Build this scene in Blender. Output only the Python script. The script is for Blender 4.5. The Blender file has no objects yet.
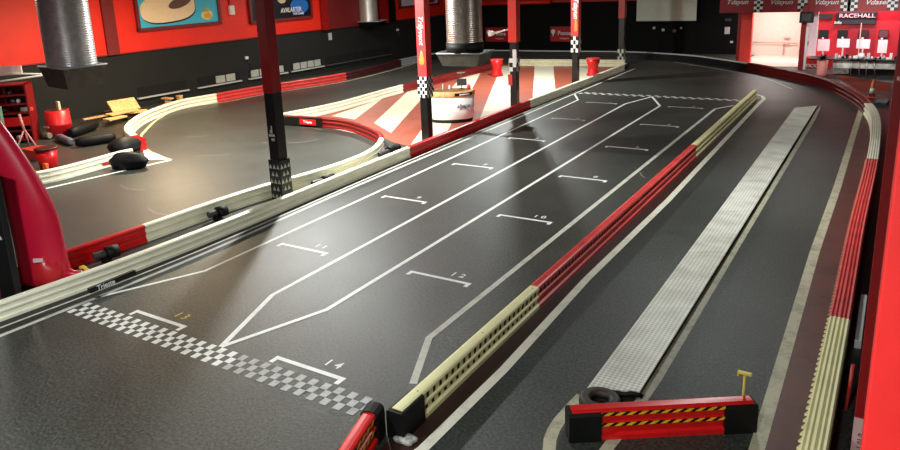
import bpy, bmesh, math, random
from mathutils import Vector, Matrix
random.seed(7)
S = bpy.context.scene
COL = S.collection
PI = math.pi

# ------------------------------------------------------------------ camera
FPX, YAW, PIT, ROL, CX, CY, H = 726.321, -.5900867, .2516057, -.0481426, 416.346, 163.588, 5.0
_f = Vector((math.sin(YAW)*math.cos(PIT), math.cos(YAW)*math.cos(PIT), -math.sin(PIT)))
_r = Vector((math.cos(YAW), -math.sin(YAW), 0))
_u = _r.cross(_f)
CR = math.cos(ROL)*_r + math.sin(ROL)*_u
CU = -math.sin(ROL)*_r + math.cos(ROL)*_u
cd = bpy.data.cameras.new('camera')
cam = bpy.data.objects.new('camera', cd)
COL.objects.link(cam)
cam.matrix_world = Matrix(((CR.x, CU.x, -_f.x, 0), (CR.y, CU.y, -_f.y, 0), (CR.z, CU.z, -_f.z, H), (0, 0, 0, 1)))
cd.sensor_width = 36
cd.lens = FPX/900*36
cd.shift_x = (450-CX)/900
cd.shift_y = (CY-225)/900
cd.clip_end = 200
S.camera = cam

# ------------------------------------------------------------------ world, exposure, lamps
w = bpy.data.worlds.new('world'); S.world = w; w.use_nodes = True
w.node_tree.nodes['Background'].inputs[0].default_value = (.02, .02, .025, 1)
w.node_tree.nodes['Background'].inputs[1].default_value = 1
S.view_settings.view_transform = 'Standard'
S.view_settings.look = 'None'
S.view_settings.exposure = 0.18
S.view_settings.gamma = 1
S.view_settings.use_curve_mapping = False
CEIL = 6.4
#        x      y     z    size  watts  colour
BAYS_AND_FILL = [(-14.1, 15.7, 5.9, .30, 1450, (.97, .98, .94)), (-14.4, 29.3, 5.9, .30, 800, (.95, 1, .96)),
             (-22.0, 17.0, 5.9, .5, 950, (1, .77, .48)), (-22.5, 29.0, 5.9, .5, 260, (1, .95, .84)),  # from here on, unseen lamps added for fill and wall wash
             (-7.5, 1.0, 5.9, .6, 480, (.92, .98, 1)), (-3.0, 16.0, 5.9, .6, 240, (.94, 1, .95)),
             (-3.0, 29.0, 5.9, .6, 90, (.94, 1, .95)), (-1.2, -.5, 5.9, .6, 460, (.96, 1, .96)),
             (-19.5, 9.0, 5.9, .5, 200, (1, .95, .86))]
def area(name, loc, sx, sy, watts, col, rot=(0, 0, 0), shape='RECTANGLE'):
    l = bpy.data.lights.new(name, 'AREA'); l.shape = shape; l.size = sx
    if shape == 'RECTANGLE': l.size_y = sy
    l.energy = watts; l.color = col
    if name == 'counter_fill_light': l.spread = 1.3
    o = bpy.data.objects.new(name, l); COL.objects.link(o); o.location = loc; o.rotation_euler = rot
    return o
for i, (x, y, z, s, e, c) in enumerate(BAYS_AND_FILL):
    area('bay_and_fill_light', (x, y, z-.30), s, s, e, c, shape='DISK')
area('lobby_light', (-5.4, 41.4, 3.2), 2.0, 1.0, 150, (1, .93, .90))
area('lobby_light', (-1.3, 40.3, 3.4), 3.0, .5, 130, (1, .92, .9))
area('counter_fill_light', (-1.2, 33.6, 3.60), 3.2, .12, 55, (1, .94, .93), rot=(math.radians(62), 0, 0))  # added to brighten the counter monitors, no known lamp there

# ------------------------------------------------------------------ pixel -> place helpers
def ray(px, py): return _f*FPX + CR*(px-CX) - CU*(py-CY)
def fp(px, py, z=0.0):
    d = ray(px, py); t = (z-H)/d.z
    return Vector((d.x*t, d.y*t, z))
def yp(px, py, Y):
    d = ray(px, py); t = Y/d.y
    return Vector((d.x*t, Y, H+d.z*t))
WX0, WA = -27.0, .07
def lw(px, py):
    d = ray(px, py); t = (WX0-30*WA)/(d.x-WA*d.y)
    return (d.y*t, H+d.z*t)                       # along-wall y, height
def lwx(y): return WX0+WA*(y-30)

# ------------------------------------------------------------------ materials
def lin(c):
    r = []
    for v in c:
        v /= 255
        r.append(v/12.92 if v <= .04045 else ((v+.055)/1.055)**2.4)
    return (*r, 1)
MATS = {}
def mat(name, rgb, rough=.5, metal=0., var=.0, scale=6., bump=0., bscale=60., emit=0, spec=.5, coat=0., trans=0.):
    if name in MATS: return MATS[name]
    m = bpy.data.materials.new(name); m.use_nodes = True
    nt = m.node_tree; b = nt.nodes['Principled BSDF']
    b.inputs['Roughness'].default_value = rough; b.inputs['Metallic'].default_value = metal
    b.inputs['Specular IOR Level'].default_value = spec
    b.inputs['Coat Weight'].default_value = coat
    b.inputs['Transmission Weight'].default_value = trans
    c = lin(rgb)
    tc = nt.nodes.new('ShaderNodeTexCoord')
    n = nt.nodes.new('ShaderNodeTexNoise'); n.inputs['Scale'].default_value = scale; n.inputs['Detail'].default_value = 5
    nt.links.new(tc.outputs['Object'], n.inputs['Vector'])
    r = nt.nodes.new('ShaderNodeValToRGB')
    v = max(var, .03)
    r.color_ramp.elements[0].position = .3; r.color_ramp.elements[1].position = .7
    r.color_ramp.elements[0].color = (c[0]*(1-v), c[1]*(1-v), c[2]*(1-v), 1)
    r.color_ramp.elements[1].color = (min(1, c[0]*(1+v)), min(1, c[1]*(1+v)), min(1, c[2]*(1+v)), 1)
    nt.links.new(n.outputs['Fac'], r.inputs['Fac']); nt.links.new(r.outputs['Color'], b.inputs['Base Color'])
    if bump:
        n2 = nt.nodes.new('ShaderNodeTexNoise'); n2.inputs['Scale'].default_value = bscale
        nt.links.new(tc.outputs['Object'], n2.inputs['Vector'])
        bp = nt.nodes.new('ShaderNodeBump'); bp.inputs['Strength'].default_value = bump; bp.inputs['Distance'].default_value = .01
        nt.links.new(n2.outputs['Fac'], bp.inputs['Height']); nt.links.new(bp.outputs['Normal'], b.inputs['Normal'])
    if emit:
        b.inputs['Emission Color'].default_value = c; b.inputs['Emission Strength'].default_value = emit
    MATS[name] = m
    return m

def asphalt():
    m = bpy.data.materials.new('asphalt'); m.use_nodes = True
    nt = m.node_tree; b = nt.nodes['Principled BSDF']; L = nt.links.new
    tc = nt.nodes.new('ShaderNodeTexCoord')
    def noise(s, det, rough=.5):
        n = nt.nodes.new('ShaderNodeTexNoise'); n.inputs['Scale'].default_value = s
        n.inputs['Detail'].default_value = det; n.inputs['Roughness'].default_value = rough
        L(tc.outputs['Object'], n.inputs['Vector']); return n
    big, mid, fine = noise(.22, 4), noise(1.6, 6, .65), noise(24, 6, .85)
    r1 = nt.nodes.new('ShaderNodeValToRGB')
    r1.color_ramp.elements[0].position = .35; r1.color_ramp.elements[0].color = lin((52, 55, 51))
    r1.color_ramp.elements[1].position = .65; r1.color_ramp.elements[1].color = lin((68, 71, 67))
    L(big.outputs['Fac'], r1.inputs['Fac'])
    r2 = nt.nodes.new('ShaderNodeValToRGB')
    r2.color_ramp.elements[0].position = .3; r2.color_ramp.elements[0].color = (.84, .83, .80, 1)
    r2.color_ramp.elements[1].position = .72; r2.color_ramp.elements[1].color = (1, 1, 1, 1)
    L(mid.outputs['Fac'], r2.inputs['Fac'])
    mx = nt.nodes.new('ShaderNodeMix'); mx.data_type = 'RGBA'; mx.blend_type = 'MULTIPLY'; mx.inputs[0].default_value = 1
    L(r1.outputs['Color'], mx.inputs[6]); L(r2.outputs['Color'], mx.inputs[7])
    r3 = nt.nodes.new('ShaderNodeValToRGB')
    r3.color_ramp.elements[0].position = .42; r3.color_ramp.elements[0].color = (.22, .22, .22, 1)
    r3.color_ramp.elements[1].position = .60; r3.color_ramp.elements[1].color = (2.0, 2.0, 2.0, 1)
    L(fine.outputs['Fac'], r3.inputs['Fac'])
    mx2 = nt.nodes.new('ShaderNodeMix'); mx2.data_type = 'RGBA'; mx2.blend_type = 'MULTIPLY'; mx2.inputs[0].default_value = .9
    L(mx.outputs[2], mx2.inputs[6]); L(r3.outputs['Color'], mx2.inputs[7]); L(mx2.outputs[2], b.inputs['Base Color'])
    mr = nt.nodes.new('ShaderNodeMapRange'); mr.inputs[1].default_value = .3; mr.inputs[2].default_value = .7
    mr.inputs[3].default_value = .38; mr.inputs[4].default_value = .44
    b.inputs['Specular IOR Level'].default_value = .42
    L(mid.outputs['Fac'], mr.inputs[0]); L(mr.outputs[0], b.inputs['Roughness'])
    bp = nt.nodes.new('ShaderNodeBump'); bp.inputs['Strength'].default_value = .6; bp.inputs['Distance'].default_value = .012
    L(fine.outputs['Fac'], bp.inputs['Height']); L(bp.outputs['Normal'], b.inputs['Normal'])
    return m

def worn(name, rgb, wear=.45, scale=3.):
    """floor paint with worn patches"""
    m = bpy.data.materials.new(name); m.use_nodes = True
    nt = m.node_tree; b = nt.nodes['Principled BSDF']; L = nt.links.new
    tc = nt.nodes.new('ShaderNodeTexCoord')
    n = nt.nodes.new('ShaderNodeTexNoise'); n.inputs['Scale'].default_value = scale; n.inputs['Detail'].default_value = 8
    n.inputs['Roughness'].default_value = .75
    L(tc.outputs['Object'], n.inputs['Vector'])
    r = nt.nodes.new('ShaderNodeValToRGB'); c = lin(rgb)
    r.color_ramp.elements[0].position = .32; r.color_ramp.elements[0].color = (c[0]*(1-wear), c[1]*(1-wear), c[2]*(1-wear), 1)
    r.color_ramp.elements[1].position = .52; r.color_ramp.elements[1].color = c
    L(n.outputs['Fac'], r.inputs['Fac']); L(r.outputs['Color'], b.inputs['Base Color'])
    b.inputs['Roughness'].default_value = .5
    MATS[name] = m
    return m

def plate_mat():
    m = bpy.data.materials.new('checker_plate'); m.use_nodes = True
    nt = m.node_tree; b = nt.nodes['Principled BSDF']; L = nt.links.new
    tc = nt.nodes.new('ShaderNodeTexCoord')
    mp = nt.nodes.new('ShaderNodeMapping'); mp.inputs['Rotation'].default_value = (0, 0, PI/4)
    L(tc.outputs['Object'], mp.inputs['Vector'])
    v = nt.nodes.new('ShaderNodeTexChecker'); v.inputs['Scale'].default_value = 24
    L(mp.outputs['Vector'], v.inputs['Vector'])
    v.inputs[1].default_value = lin((240, 238, 228)); v.inputs[2].default_value = lin((200, 198, 188))
    n = nt.nodes.new('ShaderNodeTexNoise'); n.inputs['Scale'].default_value = 2.2; n.inputs['Detail'].default_value = 5
    L(tc.outputs['Object'], n.inputs['Vector'])
    r = nt.nodes.new('ShaderNodeValToRGB'); r.color_ramp.elements[0].position = .3; r.color_ramp.elements[0].color = (.72, .71, .68, 1)
    r.color_ramp.elements[1].position = .6
    L(n.outputs['Fac'], r.inputs['Fac'])
    mx = nt.nodes.new('ShaderNodeMix'); mx.data_type = 'RGBA'; mx.blend_type = 'MULTIPLY'; mx.inputs[0].default_value = 1
    L(v.outputs['Color'], mx.inputs[6]); L(r.outputs['Color'], mx.inputs[7]); L(mx.outputs[2], b.inputs['Base Color'])
    b.inputs['Metallic'].default_value = .1; b.inputs['Roughness'].default_value = .5
    bp = nt.nodes.new('ShaderNodeBump'); bp.inputs['Strength'].default_value = .5; bp.inputs['Distance'].default_value = .004
    L(v.outputs['Fac'], bp.inputs['Height']); L(bp.outputs['Normal'], b.inputs['Normal'])
    return m

ASPH = asphalt()
PLATE = plate_mat()
WHITE_P = worn('white_floor_paint', (244, 244, 238), .25, 5)
GREY_P = worn('faded_grey_floor_paint', (206, 204, 192), .4, 4)
OLD_P = worn('old_yellowed_floor_paint', (190, 184, 158), .5, 4)
FAINT_P = worn('rubbed_out_floor_paint', (112, 108, 102), .3, 6)
YELL_P = worn('yellow_floor_paint', (214, 206, 60), .3, 8)
BROWN_P = worn('dark_brown_floor_paint', (58, 32, 26), .35, 2)
MAROON_P = worn('worn_maroon_floor_paint', (92, 46, 38), .45, 1.5)
ISLE_R = worn('salmon_floor_paint', (164, 84, 64), .25, 1.5)
ISLE_C = worn('cream_floor_paint', (226, 218, 194), .12, 1.5)
CREAM = mat('cream_plastic', (248, 245, 220), .38, var=.06, scale=2.5)
CREAM2 = mat('yellowed_cream_plastic', (244, 236, 178), .45, var=.08, scale=3)
RED = mat('red_plastic', (205, 20, 24), .35, var=.12, scale=3)
RED2 = mat('faded_red_plastic', (214, 60, 58), .4, var=.15, scale=3)
DKRED = mat('dark_red_plastic', (120, 14, 16), .4, var=.15, scale=3)
BLACK = mat('black_rubber', (9, 9, 10), .6, var=.2, spec=.3)
BLACKP = mat('black_paint', (13, 13, 14), .4, var=.2)
HOLE = mat('hole_shade_and_bolt_black', (10, 9, 8), .9)  # black for bolts; shade of slots and niches put into the colour
YEL = mat('yellow_tape', (245, 190, 30), .5, var=.1)
WALLR = mat('red_wall_paint', (234, 38, 12), .55, var=.06, scale=1.2)
WALLB = mat('charcoal_wall_paint', (21, 22, 19), .8, var=.15, scale=1.5)
WALLK = mat('black_wall_paint', (6, 6, 7), .8, var=.2, scale=1.5, spec=.2)
MAROON = mat('maroon_painted_shadow', (120, 22, 22), .6, var=.1)
STEEL = mat('flexible_aluminium', (222, 221, 220), .34, .55, var=.15, scale=8)
HOODM = mat('dull_galvanised_steel', (112, 106, 98), .5, .6, var=.2, scale=5)
WHITE = mat('white_laminate', (235, 235, 232), .4)
WOOD = mat('pale_pine', (222, 176, 118), .6, var=.25, scale=9)
COLRED = mat('column_red_paint', (150, 16, 18), .4, var=.1)
COLRED2 = mat('column_banner_red', (228, 58, 58), .45, var=.08)
LAMP_E = mat('lamp_glow', (255, 244, 228), .5, emit=6)
GREYP = mat('pale_grey_plastic', (190, 190, 186), .5)
DGREY = mat('dark_grey_plastic', (60, 60, 60), .5)
CEILM = mat('dark_ceiling', (34, 33, 33), .8)

# ------------------------------------------------------------------ mesh helpers
def tag(o, label=None, cat=None, group=None, kind=None):
    if label: o['label'] = label
    if cat: o['category'] = cat
    if group: o['group'] = group
    if kind: o['kind'] = kind
    return o
def link(name, bm, mats, parent=None, smooth=False, recalc=True):
    if recalc: bmesh.ops.recalc_face_normals(bm, faces=bm.faces[:])
    me = bpy.data.meshes.new(name); bm.to_mesh(me); bm.free()
    for m in (mats if isinstance(mats, (list, tuple)) else [mats]): me.materials.append(m)
    if smooth:
        for p in me.polygons: p.use_smooth = True
    o = bpy.data.objects.new(name, me); COL.objects.link(o)
    if parent is not None: o.parent = parent
    return o
def empty(name, loc=(0, 0, 0), rz=0., label=None, cat=None, group=None, kind=None):
    o = bpy.data.objects.new(name, None); COL.objects.link(o); o.location = loc; o.rotation_euler = (0, 0, rz)
    o.empty_display_size = .1
    return tag(o, label, cat, group, kind)
def box(bm, x0, x1, y0, y1, z0, z1, mi=0, M=None, bev=0.):
    vs = [bm.verts.new((x, y, z)) for x in (x0, x1) for y in (y0, y1) for z in (z0, z1)]
    fs = []
    for idx in ((0, 1, 3, 2), (4, 6, 7, 5), (0, 4, 5, 1), (2, 3, 7, 6), (0, 2, 6, 4), (1, 5, 7, 3)):
        f = bm.faces.new([vs[i] for i in idx]); f.material_index = mi; fs.append(f)
    if bev:
        es = list({e for f in fs for e in f.edges})
        r = bmesh.ops.bevel(bm, geom=es, offset=bev, segments=2, affect='EDGES', profile=.5)
        for f in r['faces']: f.material_index = mi
        vs = list({v for f in r['faces'] for v in f.verts} | {v for v in vs if v.is_valid})
    if M is not None: bmesh.ops.transform(bm, matrix=M, verts=[v for v in vs if v.is_valid])
def prism(bm, poly, z0, z1, mi=0):
    a = [bm.verts.new((p[0], p[1], z0)) for p in poly]; b = [bm.verts.new((p[0], p[1], z1)) for p in poly]
    n = len(poly)
    for f in (bm.faces.new(a[::-1]), bm.faces.new(b)): f.material_index = mi
    for i in range(n):
        f = bm.faces.new((a[i], a[(i+1) % n], b[(i+1) % n], b[i])); f.material_index = mi
def lathe(bm, prof, n=24, mi=0, M=None, sx=1., sy=1.):
    rings = []
    for r, z in prof:
        rings.append([bm.verts.new((r*math.cos(2*PI*k/n)*sx, r*math.sin(2*PI*k/n)*sy, z)) for k in range(n)])
    for a, b in zip(rings, rings[1:]):
        for k in range(n):
            f = bm.faces.new((a[k], a[(k+1) % n], b[(k+1) % n], b[k])); f.material_index = mi; f.smooth = True
    for rg in (rings[0][::-1], rings[-1]):
        f = bm.faces.new(rg); f.material_index = mi
    if M is not None: bmesh.ops.transform(bm, matrix=M, verts=[v for rg in rings for v in rg])
def tube(bm, pts, r, n=10, mi=0):
    pts = [Vector(p) for p in pts]; rings = []
    up = Vector((0, 0, 1))
    for i, p in enumerate(pts):
        d = (pts[min(i+1, len(pts)-1)]-pts[max(i-1, 0)]).normalized()
        a = d.cross(up)
        if a.length < .05: a = d.cross(Vector((1, 0, 0)))
        a.normalize(); b = a.cross(d)
        rr = r[i] if isinstance(r, (list, tuple)) else r
        rings.append([bm.verts.new(p+(a*math.cos(2*PI*k/n)+b*math.sin(2*PI*k/n))*rr) for k in range(n)])
    for x, y in zip(rings, rings[1:]):
        for k in range(n):
            f = bm.faces.new((x[k], x[(k+1) % n], y[(k+1) % n], y[k])); f.material_index = mi; f.smooth = True
    for rg in (rings[0][::-1], rings[-1]):
        f = bm.faces.new(rg); f.material_index = mi
def torus(bm, R, r, M, mi=0, n=36, m=14, sq=.75):
    rings = []
    for i in range(n):
        a = 2*PI*i/n; rg = []
        for j in range(m):
            b = 2*PI*j/m
            cx, cz = math.cos(b), math.sin(b)
            cx = math.copysign(abs(cx)**sq, cx); cz = math.copysign(abs(cz)**sq, cz)
            rg.append(bm.verts.new(M @ Vector(((R+r*cx)*math.cos(a), (R+r*cx)*math.sin(a), r*cz*1.05))))
        rings.append(rg)
    for i in range(n):
        for j in range(m):
            f = bm.faces.new((rings[i][j], rings[(i+1) % n][j], rings[(i+1) % n][(j+1) % m], rings[i][(j+1) % m]))
            f.material_index = mi; f.smooth = True
def spline(pts, step=.25):
    """Catmull-Rom through 2-D points -> list of points plus the index of every control point"""
    P = [Vector((p[0], p[1])) for p in pts]; out = []; idx = []
    for i in range(len(P)-1):
        p0 = P[i-1] if i else P[0]*2-P[1]; p1 = P[i]; p2 = P[i+1]; p3 = P[i+2] if i+2 < len(P) else P[-1]*2-P[-2]
        n = max(2, int((p2-p1).length/step)); idx.append(len(out))
        for k in range(n):
            t = k/n
            out.append(.5*((2*p1)+(p2-p0)*t+(2*p0-5*p1+4*p2-p3)*t*t+(3*p1-p0-3*p2+p3)*t**3))
    idx.append(len(out)); out.append(P[-1])
    return out, idx
def frames(path):
    fr = []; s = 0
    for i, p in enumerate(path):
        d = (path[min(i+1, len(path)-1)]-path[max(i-1, 0)]).normalized()
        if i: s += (p-path[i-1]).length
        fr.append((p, Vector((d.y, -d.x)), s))
    return fr
HALF = [(.0, .36), (.045, .358), (.07, .347), (.083, .325), (.08, .300), (.058, .285), (.058, .215), (.08, .20), (.08, .17), (.055, .15), (.055, .075), (.088, .055), (.088, 0)]
PROF = [(u, z) for u, z in HALF] + [(-u, z) for u, z in HALF[::-1] if u > 0]
HALFW = [(.0, .372), (.03, .36), (.05, .372), (.075, .36), (.10, .368), (.118, .35), (.12, .32), (.09, .29), (.09, .22), (.115, .2), (.115, .16), (.09, .14), (.09, .07), (.12, .05), (.12, 0)]
PROFW = [(u, z) for u, z in HALFW] + [(-u, z) for u, z in HALFW[::-1] if u > 0]
def sweep(bm, fr, prof=PROF, mi=0, k=1., zk=1., smooth=False):
    rings = [[bm.verts.new((p.x+n.x*u*k, p.y+n.y*u*k, z*zk)) for u, z in prof] for p, n, s in fr]
    m = len(prof)
    for a, b in zip(rings, rings[1:]):
        for j in range(m):
            f = bm.faces.new((a[j], a[(j+1) % m], b[(j+1) % m], b[j])); f.material_index = mi; f.smooth = smooth
    for rg in (rings[0][::-1], rings[-1]):
        f = bm.faces.new(rg); f.material_index = mi
def at_s(fr, s):
    for (p, n, a), (q, m, b) in zip(fr, fr[1:]):
        if s <= b: t = (s-a)/max(b-a, 1e-6); return p.lerp(q, t), n.lerp(m, t).normalized()
    return fr[-1][0], fr[-1][1]
def marks(bm, fr, side, u0, z0, u1, z1, period, duty, slant, mi, s0=0., s1=None, zk=1., off=.004, thick=.003):
    """repeated small plates lying on the barrier face between profile points 0 and 1"""
    s1 = s1 if s1 is not None else fr[-1][2]; s = s0
    while s+period*duty+abs(slant) < s1:
        vs = []
        for dz in (off, off-thick):
            for (ds, t) in ((0, 0), (period*duty, 0), (period*duty+slant, 1), (slant, 1)):
                p, n = at_s(fr, s+ds+fr[0][2]); u = (u0+(u1-u0)*t+dz)*side; z = (z0+(z1-z0)*t)*zk
                vs.append(bm.verts.new((p.x+n.x*u, p.y+n.y*u, z)))
        for q in ((0, 1, 2, 3), (7, 6, 5, 4), (0, 4, 5, 1), (1, 5, 6, 2), (2, 6, 7, 3), (3, 7, 4, 0)):
            f = bm.faces.new([vs[i] for i in q]); f.material_index = mi
        s += period
def ribbon(bm, pts, wdt, z=.004, mi=0, step=.4, smooth=True):
    path = spline(pts, step)[0] if smooth and len(pts) > 2 else [Vector((p[0], p[1])) for p in pts]
    n = len(path); L = []; R = []
    for i, p in enumerate(path):
        if i == 0: d = path[1]-path[0]; m = Vector((d.y, -d.x)).normalized()
        elif i == n-1: d = path[-1]-path[-2]; m = Vector((d.y, -d.x)).normalized()
        else:
            a = (path[i]-path[i-1]).normalized(); b = (path[i+1]-path[i]).normalized()
            na = Vector((a.y, -a.x)); nb = Vector((b.y, -b.x)); m = (na+nb); m = m.normalized()/max(.4, m.normalized().dot(na))
        L.append(p-m*wdt/2); R.append(p+m*wdt/2)
    prism_pts = [(a, b, c, d) for a, b, c, d in zip(L, R, R[1:], L[1:])]
    a0 = [(bm.verts.new((l.x, l.y, z)), bm.verts.new((r.x, r.y, z))) for l, r in zip(L, R)]
    for (l, r), (l2, r2) in zip(a0, a0[1:]):
        f = bm.faces.new((l, r, r2, l2)); f.material_index = mi
        if f.normal.z < 0: f.normal_flip()
FONT = None
def text(name, s, size, M, m, parent=None, ext=.004, align='CENTER', shear=0., squash=1.):
    c = bpy.data.curves.new(name, 'FONT'); c.body = s; c.size = size; c.extrude = ext; c.align_x = align; c.align_y = 'CENTER'
    c.shear = shear; c.resolution_u = 3; c.offset = size*.012
    t = bpy.data.objects.new(name, c); COL.objects.link(t)
    bpy.context.view_layer.update()
    me = bpy.data.meshes.new_from_object(t)
    bpy.data.objects.remove(t); bpy.data.curves.remove(c)
    me.transform(M @ Matrix.Diagonal((squash, 1, 1, 1)))
    me.materials.clear(); me.materials.append(m)
    o = bpy.data.objects.new(name, me); COL.objects.link(o)
    if parent is not None: o.parent = parent
    return o
def face_M(loc, xdir, ydir):
    x = Vector(xdir).normalized(); y = Vector(ydir).normalized(); z = x.cross(y)
    return Matrix(((x.x, y.x, z.x, loc[0]), (x.y, y.y, z.y, loc[1]), (x.z, y.z, z.z, loc[2]), (0, 0, 0, 1)))
def FRONT(x, y, z): return face_M((x, y, z), (1, 0, 0), (0, 0, 1))       # faces the camera, -Y

# ------------------------------------------------------------------ room shell
XR = 4.6; YB = 43.5; YF = -3.0
floor_o = None
bm = bmesh.new()
prism(bm, [(lwx(YF)-.3, YF), (XR, YF), (XR, 46.5), (lwx(46.5)-.3, 46.5)], -.15, 0)
floor_o = tag(link('floor', bm, ASPH), 'dark grey speckled asphalt floor of the indoor kart track', kind='structure')
bm = bmesh.new(); prism(bm, [(lwx(YF)-.3, YF), (XR, YF), (XR, 46.5), (lwx(46.5)-.3, 46.5)], CEIL, CEIL+.15)
tag(link('ceiling', bm, CEILM), kind='structure')

def lwall_slab(bm, y0, y1, z0, z1, t0, t1, mi=0):
    """slab on the left wall: t0..t1 is the distance in front of the wall plane"""
    prism(bm, [(lwx(y0)+t0, y0), (lwx(y0)+t1, y0), (lwx(y1)+t1, y1), (lwx(y1)+t0, y1)], z0, z1, mi)
ZR = 2.42
wl = empty('wall_left', kind='structure')
bm = bmesh.new(); lwall_slab(bm, YF, YB+.3, 0, ZR, -.3, 0); lwc = link('dado', bm, WALLB, wl)
bm = bmesh.new(); lwall_slab(bm, YF, YB+.3, ZR, CEIL, -.3, .05); link('upper_wall', bm, WALLR, wl)
# red pilasters; maroon slabs carry painted shadow on the wall
for a, b in ((106, 118), ):
    y0, y1 = lw(a, 52)[0], lw(b, 52)[0]
    bm = bmesh.new(); lwall_slab(bm, y0, y1, ZR-.02, CEIL, .05, .16); link('pilaster_or_shade_strip', bm, MAROON, wl)
ya, yb_ = lw(323, 29)[0], lw(392, 22)[0]
bm = bmesh.new(); lwall_slab(bm, ya, yb_, ZR-.05, CEIL, .05, .12); link('duct_shadow_panel', bm, MAROON, wl)  # shadow behind the duct put into the maroon colour
for a, b, m_ in ((320, 325.5, COLRED), (377, 386, COLRED), (388, 393, WALLK)):
    bm = bmesh.new(); lwall_slab(bm, lw(a, 28)[0], lw(b, 24)[0], ZR-.05, CEIL, .12, .26); link('pilaster_or_shade_strip', bm, m_, wl)  # the black strip stands in for a dark gap
bm = bmesh.new(); lwall_slab(bm, YF, YB, ZR-.03, ZR+.02, .0, .08); link('picture_rail', bm, mat('dull_red_rail', (150, 30, 22), .5), wl)
# low niches with ledges, recess shade painted as flat dark slabs
NICHES = [(137, 185, 0), (198.5, 239, 2), (250, 286, 4), (293, 323, 4), (328, 360, 0), (364, 391, 0)]
for a, b, nb in NICHES:
    ya = lw(a, 90)[0]; yb2 = lw(b, 75)[0]
    nic = None
    bm = bmesh.new(); lwall_slab(bm, ya, yb2, .42, .86, .0, .012); nic = link('painted_niche', bm, HOLE, wl)
    bm = bmesh.new(); lwall_slab(bm, ya-.05, yb2+.05, .36, .42, .0, .14)
    link('niche_ledge', bm, GREYP if a < 325 else mat('dim_grey_ledge', (70, 72, 74), .5), nic)
    if nb:
        L_ = yb2-ya; st = ya+(L_*.42 if nb == 2 else .06*L_); dw = (L_*.9/4 if nb == 4 else L_*.5/2)
        for k in range(nb):
            bm = bmesh.new(); lwall_slab(bm, st+k*dw, st+k*dw+dw*.86, .46, .80, .012, .05)
            link('niche_vent', bm, mat('vent_grey', (176, 176, 168), .6, var=.2, scale=12), nic)

wb = empty('wall_back', kind='structure')
XC = -7.3
bm = bmesh.new(); box(bm, lwx(YB)-.3, XC, YB, YB+.3, 0, 3.05); link('dado', bm, WALLK, wb)
bm = bmesh.new(); box(bm, lwx(YB)-.3, XC, YB-.25, YB+.3, 3.05, CEIL); link('upper_wall', bm, mat('shaded_red_wall', (170, 30, 26), .6, var=.1), wb)  # darker copy of the wall red, shade put into the colour
bm = bmesh.new(); tube(bm, [(-23.2, 42.9, 3.1), (-18.2, 42.9, 3.12)], .13, 14); tag(link('ceiling_pipe', bm, MATS['red_wall_paint'], None), 'fat red pipe running under the ceiling along the back wall', 'pipe')
wr = bmesh.new(); box(wr, XR, XR+.3, YF, 46.5, 0, CEIL); tag(link('wall_right', wr, WALLB), kind='structure')
wr = bmesh.new(); box(wr, lwx(YF)-.3, XR, YF-.3, YF, 0, CEIL); tag(link('wall_front', wr, WALLB), kind='structure')

# ------------------------------------------------------------------ floor paint (all parts of the floor)
def paint(name, pts, wdt, m, z=.004, smooth=False):
    bm = bmesh.new(); ribbon(bm, pts, wdt, z, smooth=smooth); return link(name, bm, m, floor_o, recalc=False)
def patch(name, poly, m, z=.002):
    bm = bmesh.new(); vs = [bm.verts.new((p[0], p[1], z)) for p in poly]; f = bm.faces.new(vs); f.normal_update()
    if f.normal.z < 0: f.normal_flip()
    return link(name, bm, m, floor_o, recalc=False)
q = lambda *a: [fp(a[i], a[i+1]) for i in range(0, len(a), 2)]
paint('lane_line', q(95, 298, 205, 271, 578, 100, 574.5, 94), .075, WHITE_P)
paint('lane_line', q(221, 347, 272.4, 295.2, 625, 104, 652, 96.8), .085, WHITE_P)
paint('lane_line', q(221, 347, 326.4, 310, 660, 106, 652, 96.8), .085, WHITE_P, z=.0055)
paint('lane_line', q(413, 384, 429, 338, 715, 109, 734, 105.5), .10, GREY_P)
paint('track_edge_line', q(408, 460, 423, 449, 503.5, 370, 585.8, 280, 668.4, 200, 758, 104.5, 764, 99, 762, 96, 752, 93.5), .13, worn('pinkish_white_floor_paint', (244, 236, 218), .25, 4))
paint('track_edge_line', [(-1.0, 3.0), fp(756, 452), fp(815, 251), fp(837, 188), fp(861, 110), fp(862, 103)], .15, OLD_P)
paint('ramp_side_line', q(597, 462, 617, 436, 657, 378, 740, 240, 814, 118, 819, 106), .13, OLD_P)
paint('ramp_side_line', q(549, 470, 550, 440, 560, 420, 582, 396), .14, OLD_P, smooth=True)
paint('curve_line', q(674, 62, 700, 66, 745, 73.5, 770, 80, 792, 89), .08, GREY_P, smooth=True)
paint('barrier_side_line', [(-11.12, 3), (-11.0, 4.9), (-10.86, 8.6), (-11.0, 14), (-11.0, 22), (-11.03, 27), (-11.0, 36.5)], .09, GREY_P, smooth=True)
paint('left_track_line', q(20, 196, 40, 190, 171, 160), .12, WHITE_P)
paint('left_track_line', q(171, 160, 150, 152, 140, 140, 146, 130, 160, 118, 182, 108, 225, 102, 270, 93.5, 345, 81.5, 398, 68.5, 424, 60), .11, worn('cream_edge_paint', (206, 196, 160), .4, 4), smooth=True)
patch('paint_apex', q(146, 160, 171, 159.5, 149, 150.5, 143, 150), WHITE_P)
paint('curve_line', q(290, 125.5, 330, 128, 372, 138, 386, 148), .07, GREY_P, smooth=True)
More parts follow.
